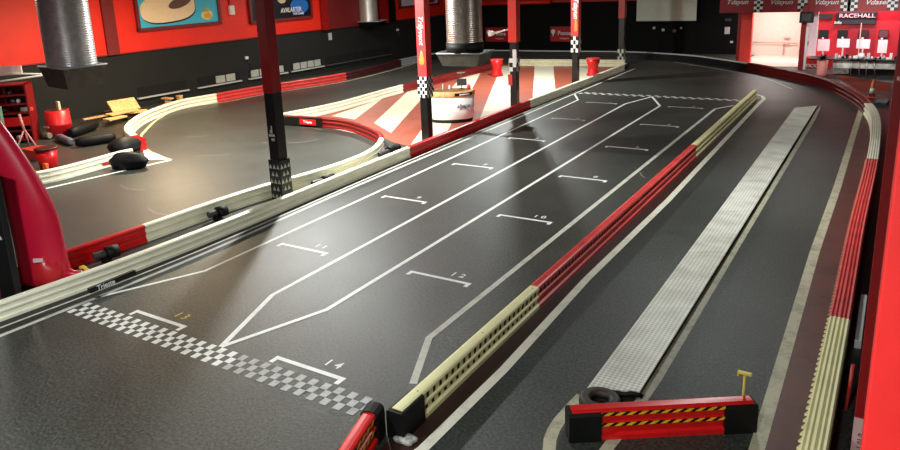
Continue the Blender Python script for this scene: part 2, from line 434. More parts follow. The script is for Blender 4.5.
for pts in ((120, 185, 128, 189, 145, 190), (148, 208, 155, 213, 168, 215), (185, 137, 198, 137, 208, 135), (196, 156, 212, 156, 232, 154),
            (288, 143, 305, 142, 320, 139), (262, 143, 270, 143, 280, 143), (300, 128, 312, 128, 322, 130), (640, 172, 642, 176, 645, 178)):
    paint('tyre_scuff', q(*pts), .05, FAINT_P, smooth=True)
# dark strip beside the dividing barrier, maroon strip beside the right barrier
patch('safety_strip', [(-4.32, 3.5), (-4.32, 29.2), (-3.95, 29.4)]+[(fp(a, b).x-.02, fp(a, b).y) for a, b in ((740, 125), (668.4, 200), (585.8, 280), (503.5, 370), (423, 449))]+[(-3.95, 3.5)], BROWN_P)
patch('safety_strip', [(-.90, 3), (-.05, 3), (-.2, 12), (-.3, 21), (-.45, 25), (-.75, 27.5), (-1.0, 28.2), (-.9, 21), (-.86, 10)], MAROON_P)
patch('reception_carpet', q(836, 75, 893, 83, 889, 91, 862, 92, 845, 83), mat('orange_red_carpet', (176, 60, 34), .9, var=.2, scale=5))
patch('safety_strip', [(-11.85, 2.5), (-11.5, 5.0), (-11.2, 8.8), (-11.34, 16.7), (-11.34, 24.9), (-11.28, 36.3), (-11.08, 36.3), (-11.12, 24.9), (-11.1, 16.7), (-10.93, 8.8), (-11.1, 4.9), (-11.3, 2.5)], BROWNB := worn('black_floor_paint_and_shade', (24, 22, 22), .3, 3), .0025)
paint('barrier_side_line', [(-11.45, 3), (-11.28, 5.0), (-11.06, 8.8), (-11.2, 16.7), (-11.22, 24.9), (-11.17, 36.3)], .05, GREY_P, z=.006, smooth=True)
# grid slots and numbers
ROWS = [6.36, 9.72, 13.15, 16.52, 19.97, 23.34, 26.72]
for r_, y in enumerate(ROWS):
    for c_, (x0, x1) in enumerate(((-9.86, -8.65), (-6.78, -5.56))):
        num = (13, 14)[c_]-2*r_
        bm = bmesh.new(); t = .075; z = .004
        yy = y+(.08 if c_ == 0 and r_ in (2,) else 0)
        for (a, b, c, d) in ((x0, x1, yy, yy+t), (x0, x0+t, yy-.10, yy), (x1-t, x1, yy-.10, yy)):
            vs = [bm.verts.new(v) for v in ((a, c, z), (b, c, z), (b, d, z), (a, d, z))]; bm.faces.new(vs)
        link('grid_slot', bm, WHITE_P if r_ < 5 else GREY_P, floor_o, recalc=False)
        text('grid_number', ' '.join(str(num)), .22, Matrix.Translation((x0+.84, yy+.27, .004)), YELL_P if num == 13 else (WHITE_P if r_ < 4 else GREY_P), floor_o, ext=.0005)
def chequer(name, x0, x1, y0, rows, sw, sl, m):
    bm = bmesh.new(); n = int((x1-x0)/sw)
    for i in range(n):
        for j in range(rows):
            if (i+j) % 2 == 0:
                a, c = x0+i*sw, y0+j*sl
                bm.faces.new([bm.verts.new(v) for v in ((a, c, .0045), (a+sw, c, .0045), (a+sw, c+sl, .0045), (a, c+sl, .0045))])
    return link(name, bm, m, floor_o, recalc=False)
CHQ = worn('start_line_paint', (238, 238, 232), .3, 6)
chequer('start_line_chequers', -10.86, -7.2, 5.82, 3, .107, .135, CHQ)
chequer('start_line_chequers', -7.224, -4.8, 5.82, 3, .107, .135, worn('rubbed_start_line_paint', (176, 176, 172), .45, 5))
chequer('far_line_chequers', -10.9, -4.6, 28.55, 2, .16, .2, GREY_P)
patch('lobby_floor', [(-6.5, 38.8), (-3.6, 38.8), (-3.6, 43.5), (-6.5, 43.5)], mat('pale_pink_floor', (238, 206, 192), .5), .003)
patch('painted_ramp_shade', [fp(640, 392), fp(650, 392), fp(821, 108), fp(817, 107)], BROWNB, .0022)  # dark strip painting the shade beside the ramp onto the floor
# striped island floor
isl = q(290, 121, 345, 103, 418, 86, 500, 64, 560, 63.5, 622, 65.5)+[Vector((-11.45, 36.3, 0)), Vector((-11.5, 25, 0)), Vector((-11.55, 17.6, 0))]+q(392, 142, 380, 136, 345, 127)
patch('striped_floor', isl, ISLE_R, .003)
for st in ((384, 97.5, 332, 116, 355, 119.5), (408, 91, 374, 123, 391, 133, 420, 101, 424, 88.5), (466, 72, 448, 92, 410, 146, 424, 146, 445, 135, 473, 87, 482, 70.5),
           (500, 66, 497, 76.7, 479, 120.5, 512, 106, 514, 66), (534.7, 66, 532.5, 101, 555.5, 91, 553.3, 66), (575.5, 67, 577, 82, 588, 78, 598, 68)):
    patch('cream_stripe', q(*st), ISLE_C, .005)

# ------------------------------------------------------------------ barriers
def barrier(name, pts, secs, label, group=None, zk=1., holes=None, caps=(), cap_m=BLACK, prof=PROF, step=.3, capl=.4, bolts=True):
    """secs: list of (first control point, last control point, material, part name)"""
    root = empty(name, (0, 0, 0), label=label, cat='track barrier', group=group)
    path, idx = spline(pts, step); allf = frames(path)
    root['_'] = 0; del root['_']
    for a, b, m, nm in secs:
        fr = allf[idx[a]:idx[b]+1]
        bm = bmesh.new(); sweep(bm, fr, prof, 0, 1., zk)
        if bolts:
            marks(bm, fr, 1, .0, .360, .02, .360, 1.6, .012, 0, 1, .4, fr[-1][2]-fr[0][2], zk)
        for (hs, he, side, spec) in (holes or ()):
            if (hs, he) == (a, b):
                for (u0, z0, u1, z1, per, du, sl, mi) in spec:
                    marks(bm, fr, side, u0, z0, u1, z1, per, du, sl, mi, .05, fr[-1][2]-fr[0][2]-.05, zk)
        link(nm, bm, [m, HOLE, YEL, DKRED], root)
    for c in caps:
        fr = allf[:max(2, int(capl/step)+1)] if c == 0 else allf[-max(2, int(capl/step)+1):]
        p0, n0, s0 = fr[0]; p1, n1, s1 = fr[-1]
        L = s1-s0; k = capl/max(L, 1e-6)
        if c == 0: p1 = p0+(p1-p0)*k; p0 = p0-(p1-p0).normalized()*.06
        else: p0 = p1+(p0-p1)*k; p1 = p1+(p1-p0).normalized()*.06
        bm = bmesh.new(); big = [(.0, .345), (.088, .345), (.108, .33), (.11, 0), (-.11, 0), (-.108, .33), (-.088, .345)]
        sweep(bm, [(p0, n0, 0), (p1, n0, capl)], big, 0, 1., zk)
        link('end_cap', bm, cap_m, root)
    return root
def P2(v): return (v[0], v[1])
SLOTS = [(.155, .35, .122, .325, .1, .0, 0, 1)]
HS = [(.082, .318, .060, .225, .145, .36, .03, 1), (.056, .145, .056, .095, .145, .38, .0, 1)]
barrier('track_barrier', [(-4.27, 5.75), (-4.28, 9.45), (-4.27, 19.6), (-4.28, 29.2)],
        [(0, 1, CREAM2, 'cream_section'), (1, 2, RED2, 'red_section'), (2, 3, CREAM2, 'cream_section')],
        'long straight cream, red and cream dividing barrier between starting grid and ramp lane',
        holes=[(0, 1, 1, HS), (1, 2, 1, HS[:1])], caps=(0,))
barrier('track_barrier', [(-11.9, 2.0), (-11.6, 5.0), (-11.33, 8.8), (-11.45, 16.7), (-11.45, 24.9), (-11.35, 36.3)],
        [(0, 3, CREAM, 'cream_section'), (3, 4, RED, 'red_section'), (4, 5, CREAM, 'cream_section')],
        'longest straight barrier in cream, red and cream along the left side of the starting grid', caps=(1,), zk=.85)
barrier('track_barrier', [(-12.75, 5.6), (-12.55, 8.6), P2((-12.52, 10.0)), (-12.42, 11.6), (-12.05, 13.8), (-12.1, 15.7), (-12.75, 17.2), (-13.8, 18.2), (-15.9, 19.15), (-18.6, 19.0)],
        [(0, 1, RED, 'red_section'), (1, 6, CREAM, 'cream_section'), (6, 9, DKRED, 'dark_red_section')],
        'red, cream and dark red curved barrier around the bend behind the dark red column', caps=(1,), capl=1.9)
root = [o for o in bpy.data.objects if o.get('label', '').startswith('red, cream and dark red')][0]
bm = bmesh.new(); box(bm, -17.6, -16.85, 18.93, 18.95, .10, .30, M=None); link('red_sticker', bm, RED, root)
text('sticker_lettering', 'Trieste', .14, FRONT(-17.22, 18.925, .2), WHITE, root)
barrier('track_barrier', [(-18.75, 19.35), (-18.3, 22.0), (-18.4, 26.6), (-18.0, 35.6)],
        [(0, 2, CREAM, 'cream_section'), (2, 3, DKRED, 'red_section')],
        'cream and red barrier on the far side of the red and cream striped floor')
barrier('track_barrier', [(-17.9, 36.4), (-14.5, 36.9), (-11.7, 37.2)],
        [(0, 2, mat('greyish_cream_plastic', (206, 200, 170), .5, var=.1), 'cream_section')],
        'low pale barrier closing the striped floor at its far end, near the back wall')
barrier('track_barrier', [P2(fp(144, 150)), P2(fp(136, 146)), P2(fp(129, 139)), P2(fp(133, 131)), P2(fp(148, 121)), P2(fp(180, 109)), P2(fp(216, 102)), P2(fp(262, 93.5)), P2(fp(345, 80)), P2(fp(400, 66)), (-24.2, 37.2)],
        [(0, 1, RED, 'red_section'), (1, 6, CREAM, 'cream_section'), (6, 8, RED2, 'red_section'), (8, 9, mat('dark_grey_maroon', (64, 20, 24), .5), 'dark_section'), (9, 10, mat('light_grey_plastic', (150, 152, 156), .5), 'grey_section')],
        'curved cream and red barrier following the charcoal wall on the left', bolts=False, prof=PROFW)
barrier('track_barrier', [(-21.0, 8.9), P2(fp(40, 184)), P2(fp(120, 163)), P2(fp(134, 160))],
        [(0, 2, CREAM, 'cream_section'), (2, 3, CREAM, 'cream_section')],
        'short straight cream barrier with small red stickers in front of the workshop corner', caps=())
BACKP = mat('matte_black_barrier', (16, 16, 18), .5)
tb = barrier('track_barrier', [(-24.3, 37.6), (-23.4, 39.3), (-21.0, 40.5), (-17.75, 40.7), (-13.05, 40.95), (-10.9, 40.5), (-8.4, 39.3), (-5.75, 36.9), (-3.45, 34.3), (-2.2, 32.4), (-1.15, 29.6), (-.62, 27.3), (-.32, 24.5), (-.24, 19.6), (-.29, 14.5), (-.29, 10.35), (-.31, 5.0), (-.31, 2.0)],
        [(0, 7, BACKP, 'black_section'), (7, 11, mat('dark_red_rail', (92, 12, 12), .35, var=.1), 'dark_red_section'), (11, 13, CREAM, 'cream_section'), (13, 15, RED2, 'red_section'), (15, 17, CREAM2, 'cream_section')],
        'outer barrier sweeping round the right-hand bend, black then red and cream',
        prof=PROFW, step=.4)
# toothed inner edge of the right-hand sections
path, idx = spline([(-24.3, 37.6), (-23.4, 39.3), (-21.0, 40.5), (-17.75, 40.7), (-13.05, 40.95), (-10.9, 40.5), (-8.4, 39.3), (-5.75, 36.9), (-3.45, 34.3), (-2.2, 32.4), (-1.15, 29.6), (-.62, 27.3), (-.32, 24.5), (-.24, 19.6), (-.29, 14.5), (-.29, 10.35), (-.31, 5.0), (-.31, 2.0)], .4)
af = frames(path)
for a, b, m in ((13, 15, MATS['cream_plastic'] if 0 else RED2), (15, 17, CREAM2)):
    fr = af[idx[a]:idx[b]+1]; bm = bmesh.new(); s = 0; L = fr[-1][2]-fr[0][2]
    # path runs towards the camera, so the track side is +n
    while s < L-.1:
        p, n = at_s(fr, s+fr[0][2]); p2, n2 = at_s(fr, s+.10+fr[0][2])
        vs = []
        for z in (.355, .33):
            vs += [bm.verts.new((p.x+n.x*.11, p.y+n.y*.11, z)), bm.verts.new((p2.x+n2.x*.11, p2.y+n2.y*.11, z)), bm.verts.new((p2.x+n2.x*.145, p2.y+n2.y*.145, z))]
        bm.faces.new(vs[:3]); bm.faces.new(vs[3:])
        for i in range(3): bm.faces.new((vs[i], vs[(i+1) % 3], vs[3+(i+1) % 3], vs[3+i]))
        s += .13
    link('toothed_edge', bm, mat('worn_salmon_edge', (226, 150, 130), .5) if a == 13 else CREAM2, tb)
# white top band of the black back part, cream lip under the red rail
fr = af[:idx[7]+1]; bm = bmesh.new(); sweep(bm, fr, [(.02, .385), (.13, .365), (.13, .33), (.02, .37)]); link('white_top_band', bm, mat('grey_white_band', (196, 196, 192), .5), tb)
fr = af[idx[7]:idx[11]+1]; bm = bmesh.new(); sweep(bm, fr, [(-.125, .36), (-.10, .385), (-.05, .385), (-.05, .36)]); link('worn_top_edge', bm, mat('pinkish_worn_edge', (190, 80, 68), .5), tb)

# foreground pieces with hazard tape
TAPE = [(.155, .378, .155, .348, .11, .5, .035, 2), (.15, .224, .15, .192, .11, .5, .05, 2), ]
TAPEK = [(.1535, .380, .1535, .346, 9, .0, .0, 1)]
def band(fr, prof_band, m, root, zk, nm):
    bm = bmesh.new(); sweep(bm, fr, prof_band, 0, 1., zk); return link(nm, bm, m, root)
def hazard_barrier(p0, p1, label, h, over=False):
    root = empty('track_barrier', (0, 0, 0), label=label, cat='track barrier')
    path, _ = spline([p0, p1], .1); fr = frames(path); zk = h/.36
    bm = bmesh.new(); sweep(bm, fr, PROF, 0, 1., zk); link('rail', bm, mat('bright_red_plastic', (222, 26, 28), .32, var=.1), root)
    L = fr[-1][2]; i0 = 2; i1 = len(fr)-2
    sub = fr[i0:i1]
    for z0, z1, u in ((.292, .330, .085), (.166, .204, .082)):
        bnd = band(sub, [(u+.002, z0), (u+.002, z1), (u-.004, z1), (u-.004, z0)], BLACKP, root, zk, 'hazard_tape')
        bm = bmesh.new(); marks(bm, sub, 1, u+.002, z0, u+.002, z1, .125, .5, .06, 0, .0, sub[-1][2]-sub[0][2], zk, off=.002, thick=.001)
        link('yellow_stripes', bm, YEL, bnd)
    big = [(.05, .41), (.165, .41), (.185, .37), (.185, 0), (-.17, 0), (-.17, .38), (.0, .395)]
    for (a, b) in ((0, 3), (len(fr)-4, len(fr)-1)):
        pa, n, _s = fr[a]; pb = fr[b][0]; d = (pb-pa).normalized()
        if a == 0: pa = pa-d*.04
        else: pb = pb+d*.04
        if over and a:
            bm = bmesh.new(); d_ = pb-pa
            sweep(bm, [(pa+d_*.45, n, 0), (pb, n, 1)], [(.0, .375), (.06, .370), (.10, .34), (.11, .28), (.11, 0), (-.11, 0), (-.11, .28), (-.10, .34), (-.06, .370)], 0, 1., zk)
            link('end_cap', bm, BLACK, root); continue
        bm = bmesh.new(); sweep(bm, [(pa, n, 0), (pb, n, 1)], [(-.01, .335), (.088, .335), (.108, .30), (.108, 0), (-.108, 0), (-.108, .30), (-.088, .335)], 0, 1., zk)
        link('end_cap', bm, BLACK, root)
    return root
J0, J1 = Vector((-2.60, 6.68)), Vector((-.97, 7.80))
hazard_barrier(J0, J1, 'short red barrier with two rows of hazard tape in front of the flat tyre', .37)
hazard_barrier(Vector((-4.25, 4.65)), Vector((-4.52, 5.66)), 'short red barrier with black end cut off by the bottom edge of the photo', .38, True)

# yellow T handle
p = fp(740.5, 396, .42); 
t = empty('yellow_handle', (p.x, p.y+.2, 0), label='thin yellow T-shaped pole standing behind the hazard-taped red barrier', cat='handle')
bm = bmesh.new(); tube(bm, [(0, 0, 0), (0, 0, .58)], .014, 8); link('pole', bm, YELLM := mat('yellow_metal', (226, 200, 50), .4), t)
bm = bmesh.new(); box(bm, -.075, .075, -.03, .03, .58, .605, bev=.008); box(bm, -.075, -.055, -.03, .03, .555, .585); link('crossbar', bm, YELLM, t)

# tyre
tc = fp(600, 400, .1)
t = empty('tyre', (tc.x, tc.y, 0), label='worn black kart tyre lying flat at the near end of the ramp', cat='tyre')
bm = bmesh.new(); torus(bm, .175, .07, Matrix.Translation((0, 0, .075)) @ Matrix.Diagonal((1, 1, 1.05, 1))); link('tread', bm, mat('worn_tyre', (58, 48, 42), .6, var=.3, scale=20), t)
bm = bmesh.new(); torus(bm, .125, .03, Matrix.Translation((0, 0, .08)), sq=1.); link('inner_bead', bm, BLACK, t)

# ------------------------------------------------------------------ ramp
r = empty('ramp', (0, 0, 0), label='long raised aluminium checker-plate walkway in the right-hand lane', cat='ramp')
rp = [fp(587, 388, .12), fp(640, 391, .12), fp(817, 106, .12), fp(795, 107.5, .12)]
bm = bmesh.new(); n = 8
def lerp(a, b, t): return a+(b-a)*t
for k in range(n):
    a, b = k/n, (k+1)/n-.0006
    A, B, C, D = lerp(rp[0], rp[3], a), lerp(rp[1], rp[2], a), lerp(rp[1], rp[2], b), lerp(rp[0], rp[3], b)
    prism(bm, [A, B, C, D], .10, .12)
link('deck_plate', bm, PLATE, r)
bm = bmesh.new(); prism(bm, [rp[0]+Vector((.03, .03, 0)), rp[1]+Vector((-.03, .03, 0)), rp[2]+Vector((-.03, -.03, 0)), rp[3]+Vector((.03, -.03, 0))], 0, .10)
link('frame', bm, BLACKP, r)
bm = bmesh.new(); A, B = rp[3], rp[2]; C = Vector((B.x+.05, B.y+.75, 0)); D = Vector((A.x+.28, A.y+.9, 0))
vs = [bm.verts.new(v) for v in ((A.x, A.y, .118), (B.x, B.y, .118), (C.x, C.y, .012), (D.x, D.y, .012), (A.x, A.y, .0), (B.x, B.y, .0), (C.x, C.y, 0), (D.x, D.y, 0))]
for f in ((0, 1, 2, 3), (4, 7, 6, 5), (0, 4, 5, 1), (1, 5, 6, 2), (2, 6, 7, 3), (3, 7, 4, 0)): bm.faces.new([vs[i] for i in f])
link('end_slope', bm, PLATE, r)
bm = bmesh.new(); random.seed(3)
cr = [rp[0]+Vector((-.02, -.05, 0)), rp[1]+Vector((.04, -.05, 0))]
tube(bm, [lerp(cr[0], cr[1], k/10)+Vector((0, random.uniform(-.02, .02), -.02+random.uniform(-.015, .02))) for k in range(11)], .028, 8)
link('rubber_edge', bm, BLACK, r)

# ------------------------------------------------------------------ columns
def col_root(x, y, label): return empty('column', (x, y, 0), label=label, cat='column', rz=0)
def cbox(bm, w_, z0, z1, mi=0, wy=None):
    wy = wy or w_; box(bm, -w_/2, w_/2, -wy/2, wy/2, z0, z1, mi, bev=.008)
def chq_wrap(root, wd, z0, z1, nx, nz, m1=WHITE, nm='chequered_band'):
    """black sleeve with white squares on its four sides"""
    bm = bmesh.new(); h = wd/2; cbox(bm, wd, z0, z1, 0)
    for face in range(4):
        R_ = Matrix.Rotation(face*PI/2, 4, 'Z')
        for i in range(nx):
            for j in range(nz):
                if (i+j) % 2: continue
                a = -h+.01+(wd-.02)*i/nx; b = a+(wd-.02)/nx; c = z0+(z1-z0)*j/nz; d = c+(z1-z0)/nz
                f = bm.faces.new([bm.verts.new(R_ @ Vector(v)) for v in ((a, -h-.002, c), (b, -h-.002, c), (b, -h-.002, d), (a, -h-.002, d))]); f.material_index = 1
    return link(nm, bm, [BLACKP, m1], root, recalc=False)
HZ = lambda x, y, py: (lambda lo_hi: lo_hi)(None)
def hz(px, py, x, y):
    lo, hi = -1., 12.
    for _ in range(40):
        m_ = (lo+hi)/2; v = Vector((x, y, m_-H)); sy = CY-FPX*v.dot(CU)/v.dot(_f)
        if sy > py: lo = m_
        else: hi = m_
    return m_
# facing direction of banner text on columns: towards the grid/camera
# 1 dark red / black column in the foreground
c1 = (-12.02, 12.11); k = col_root(*c1, 'dark red and black column nearest the camera, with a triangle-patterned wrap at its foot')
bm = bmesh.new(); cbox(bm, .30, 2.57, CEIL); link('red_upper', bm, COLRED, k)
bm = bmesh.new(); cbox(bm, .29, .98, 2.57); link('black_shaft', bm, BLACKP, k)
bm = bmesh.new(); cbox(bm, .36, 0, .98, 0); random.seed(5)
for face in range(4):
    R_ = Matrix.Rotation(face*PI/2, 4, 'Z')
    for j in range(5):
        for i in range(3):
            cx_ = -.12+.12*i+(.06 if j % 2 else 0); cz_ = .10+.18*j
            if cx_ > .14: continue
            s_ = .048
            f = bm.faces.new([bm.verts.new(R_ @ Vector(v)) for v in ((cx_-s_, -.183, cz_-s_), (cx_+s_, -.183, cz_-s_), (cx_, -.183, cz_+s_*1.3))]); f.material_index = 1
link('triangle_wrap', bm, [BLACKP, mat('dull_white_print', (190, 190, 176), .6)], k, recalc=False)
bm = bmesh.new()
for a, b, c, d in ((-.06, .02, 1.62, 1.70), (-.10, .08, 1.54, 1.60), (-.03, .07, 1.44, 1.50), (-.02, .02, 1.70, 1.80)):
    M_ = Matrix.Rotation(.5, 4, 'Y'); box(bm, a, b, -.152, -.147, c, d)
link('white_logo', bm, mat('dull_white_print', (190, 190, 176)), k)
def banner_col(xy, zb, zt, wd, label, sub='Tvyvant', lower=.26, rot=0.):
    k = col_root(*xy, label)
    bm = bmesh.new(); cbox(bm, lower, 0, CEIL); link('black_shaft', bm, BLACKP, k)
    return k
c2 = (-12.03, 18.66); k = banner_col(c2, 0, 0, 0, 'column with pale red banner, orange flame and black and white chequers, beside the round desk')
zb = hz(426, 97, *c2); zc = hz(426, 76, *c2)
bm = bmesh.new(); box(bm, -.14, .17, -.16, .16, zc, CEIL, bev=.008); link('banner', bm, COLRED2, k)
chq_wrap(k, .345, zb, zc, 4, 6)
text('banner_lettering', 'Trilyvent', .24, face_M((.03, -.165, 3.45), (0, 0, -1), (1, 0, 0)), mat('pinkish_white', (250, 200, 200), .5), k, shear=.3)
bm = bmesh.new(); lathe(bm, [(.001, 0), (.09, .10), (.11, .2), (.06, .36), (.001, .5)], 12, 0, Matrix.Translation((.02, -.162, zc+.30)), sx=1, sy=.06); link('flame_print', bm, mat('orange_print', (250, 130, 60), .5), k)
c3 = (-12.03, 24.93); k = banner_col(c3, 0, 0, 0, 'bright red column with black foot and small white and red stickers, left of the second red barrel')
z3 = hz(514, 42, *c3)
bm = bmesh.new(); cbox(bm, .34, z3, CEIL); link('red_sleeve', bm, mat('bright_red_sleeve', (240, 48, 26), .45), k)
chq_wrap(k, .30, hz(514, 71, *c3), hz(514, 58, *c3), 2, 3)
bm = bmesh.new(); box(bm, .0, .16, -.165, -.13, hz(514, 64, *c3), hz(514, 49, *c3), bev=.01); link('white_notice', bm, WHITE, k)
bm = bmesh.new(); box(bm, -.2, -.02, -.165, -.13, hz(514, 85, *c3), hz(514, 74, *c3), bev=.01); link('red_notice', bm, RED2, k)
bm = bmesh.new(); zz = hz(514, 29, *c3)
tube(bm, [(-.17, 0, zz), (-.75, -.1, zz-.14)], [.025, .035], 8); tube(bm, [(-.75, -.1, zz-.13), (-.98, -.12, zz-.16)], [.06, .12], 10); link('spotlight_arm', bm, WHITE, k)
c4 = (-12.07, 31.3); k = banner_col(c4, 0, 0, 0, 'column with red banner and flame-and-chequer print behind the cream part of the long barrier')
zc = hz(578, 36, *c4); zb = hz(578, 52, *c4)
bm = bmesh.new(); cbox(bm, .34, zc, CEIL); link('banner', bm, COLRED2, k)
chq_wrap(k, .345, zb, zc, 3, 4)
text('banner_lettering', 'Tdayun', .30, face_M((.05, -.175, hz(578, 8, *c4)), (0, 0, -1), (1, 0, 0)), WHITE, k, shear=.3)
bm = bmesh.new(); lathe(bm, [(.001, 0), (.07, .10), (.08, .3), (.05, .5), (.001, .7)], 12, 0, Matrix.Translation((.06, -.172, zc+.15)), sx=1, sy=.05); link('flame_print', bm, mat('orange_print', (250, 110, 50), .5), k)
c5 = (-12.1, 37.9); k = banner_col(c5, 0, 0, 0, 'farthest column, red at the top and black below, near the end of the long barrier', lower=.28)
bm = bmesh.new(); cbox(bm, .33, hz(621, 18, *c5), CEIL); link('red_upper', bm, COLRED, k)
chq_wrap(k, .33, hz(621, 60, *c5), hz(621, 49, *c5), 3, 3, mat('dull_white_print', (190, 190, 176)))

# near columns at the right edge
k = empty('column', (0, 0, 0), label='large bright red steel column filling the right edge of the photo', cat='column')
e0 = fp(866.5, 450, 3.2); Yn = 3.0
xa = yp(862, 440, Yn).x
bm = bmesh.new(); box(bm, xa, xa+.45, Yn, Yn+.30, 0, CEIL, bev=.01); link('shaft', bm, mat('bright_red_column', (226, 42, 40), .5, var=.05), k)
bm = bmesh.new(); box(bm, xa-.02, xa+.47, Yn-.02, Yn+.32, 0, .04); link('base_plate', bm, DKRED, k)
k = empty('column', (0, 0, 0), label='slim dark red post behind the large red column at the right edge', cat='column')
pp = fp(855, 460); bm = bmesh.new(); box(bm, pp.x-.05, pp.x+.06, pp.y, pp.y+.12, 0, CEIL, bev=.008); link('shaft', bm, COLRED, k)
bm = bmesh.new(); lathe(bm, [(.0, 0), (.03, .01), (.03, .04), (0.0, .05)], 12, 0, Matrix.Translation((pp.x+.0, pp.y-.02, hz(889, 81, pp.x, pp.y)))); link('pink_beacon', bm, mat('pink_plastic', (240, 170, 165), .4), k)
bm = bmesh.new(); box(bm, pp.x-.05, pp.x+.065, pp.y-.012, pp.y-.002, hz(852, 460, pp.x, pp.y), hz(852, 418, pp.x, pp.y)); lab = link('pink_label', bm, mat('pink_card', (226, 180, 176), .6), k)
text('label_figures', '0 10 1', .07, face_M((pp.x+.02, pp.y-.014, hz(852, 440, pp.x, pp.y)), (0, 0, -1), (1, 0, 0)), BLACKP, lab, ext=.001)
# things leaning in the gap behind the right barrier
g = fp(856, 352); bm = bmesh.new(); box(bm, g.x-.03, g.x+.05, g.y+.1, g.y+1.7, .0, .12, bev=.01)
tag(link('white_board', bm, WHITE), 'narrow white board standing between right barrier and red column', 'board')
g = fp(848, 410); bm = bmesh.new(); tube(bm, [(g.x-.02, g.y, 0), (g.x+.0, g.y+.05, .55)], .02, 8)
tag(link('red_rod', bm, RED2), 'short red rod standing below the white board in the gap by the right barrier', 'rod')
bm = bmesh.new(); box(bm, .1, .16, 8.6, 20, 0, .06); tag(link('dark_gap_strip', bm, BLACK), 'black strip on the floor standing for the dark gap behind the right barrier', 'shade strip')  # dark strip put in for the unlit floor gap

# ------------------------------------------------------------------ round desk on striped floor
DX, DY = -12.95, 21.75
d = empty('round_desk', (DX, DY, 0), rz=.56, label='white oval desk with wooden top and black foot standing on the striped floor', cat='desk')
bm = bmesh.new(); lathe(bm, [(.72, 0), (.74, .12)], 36, 0, sx=1, sy=.62); link('base', bm, BLACK, d)
bm = bmesh.new(); lathe(bm, [(.76, .12), (.79, .14), (.80, .90)], 40, 0, sx=1, sy=.62); link('body', bm, WHITE, d)
bm = bmesh.new(); lathe(bm, [(.80, .90), (.83, .91), (.83, 1.08), (.80, 1.10)], 40, 0, sx=1, sy=.62); link('top_rim', bm, WOOD, d)
bm = bmesh.new(); lathe(bm, [(.70, 1.101), (.70, 1.104)], 36, 0, sx=1, sy=.62); link('worktop', bm, mat('dark_amber_top', (150, 96, 50), .5, var=.3, scale=9), d)
def curved(nm, a0, a1, z0, z1, m, rr=.842, n=10):
    bm = bmesh.new()
    for i in range(n):
        a = a0+(a1-a0)*i/n; b = a0+(a1-a0)*(i+1)/n
        bm.faces.new([bm.verts.new((rr*math.cos(t_), rr*.62*math.sin(t_), z)) for t_, z in ((a, z0), (b, z0), (b, z1), (a, z1))])
    return link(nm, bm, m, d, recalc=False)
curved('black_slot', -1.45, -.55, .95, 1.05, BLACKP)
curved('pale_slot', -1.25, -.75, .975, 1.02, WHITE, .846)
text('desk_lettering', 'alsapo', .20, face_M((.40, -.455, .60), (.93, .36, 0), (0, 0, 1)), mat('blue_grey_print', (60, 64, 96), .5), d, shear=.3)
def onDesk(x, y): 
    c_, s_ = math.cos(.56), math.sin(.56); return (DX+x*c_-y*s_, DY+x*s_+y*c_, 1.105)
m_ = empty('desk_monitor', onDesk(.38, .1), rz=.5, label='small dark screen on a stand on the oval desk', cat='monitor')
bm = bmesh.new(); box(bm, -.17, .17, -.02, .02, .12, .36, bev=.01); link('screen', bm, DGREY, m_)
bm = bmesh.new(); lathe(bm, [(.09, 0), (.09, .015), (.02, .02), (.02, .13)], 12); link('stand', bm, BLACK, m_)
bm = bmesh.new(); tube(bm, [(0, 0, .36), (.0, 0, .58)], .012, 6); lathe(bm, [(.05, .55), (.16, .56), (.16, .585), (.05, .59)], 14); link('lamp_disc', bm, mat('greenish_metal', (110, 124, 100), .5), m_)
for i, (x, y, h_, rr, mm, lb) in enumerate(((.62, .08, .16, .07, RED2, 'pinkish red cup on the right end of the oval desk'), (-.68, -.05, .14, .09, mat('dark_bottle', (54, 22, 16), .3), 'dark brown pot on the left end of the oval desk'),
                                       (-.28, .1, .22, .035, GREYP, 'tall clear grey bottle standing on the oval desk'), (-.05, .12, .16, .04, WHITE, 'white cup standing in the middle of the oval desk'))):
    bm = bmesh.new(); x_, y_, z_ = onDesk(x, y); lathe(bm, [(rr*.8, 0), (rr, .02), (rr, h_*.7), (rr*.55, h_*.85), (rr*.55, h_)], 14, 0)
    o = tag(link('cup' if 'cup' in lb else 'pot' if 'pot' in lb else 'bottle', bm, mm), lb, 'cup' if 'cup' in lb else 'pot' if 'pot' in lb else 'bottle'); o.location = (x_, y_, z_)

# red barrels
for (px, py), lb in (((497, 76), 'waisted red plastic barrel near the far end of the red barrier on the striped floor'), ((593, 75.5), 'waisted red plastic barrel behind the long cream barrier, near the fourth column')):
    b_ = fp(px, py); t = empty('red_barrel', (b_.x, b_.y, 0), label=lb, cat='barrel')
    bm = bmesh.new(); lathe(bm, [(.30, 0), (.31, .08), (.25, .16), (.24, .5), (.30, .62), (.32, .78)], 20); link('body', bm, RED, t)
    bm = bmesh.new(); lathe(bm, [(.33, .78), (.33, .84), (.26, .85)], 20); link('lid', bm, RED2, t)

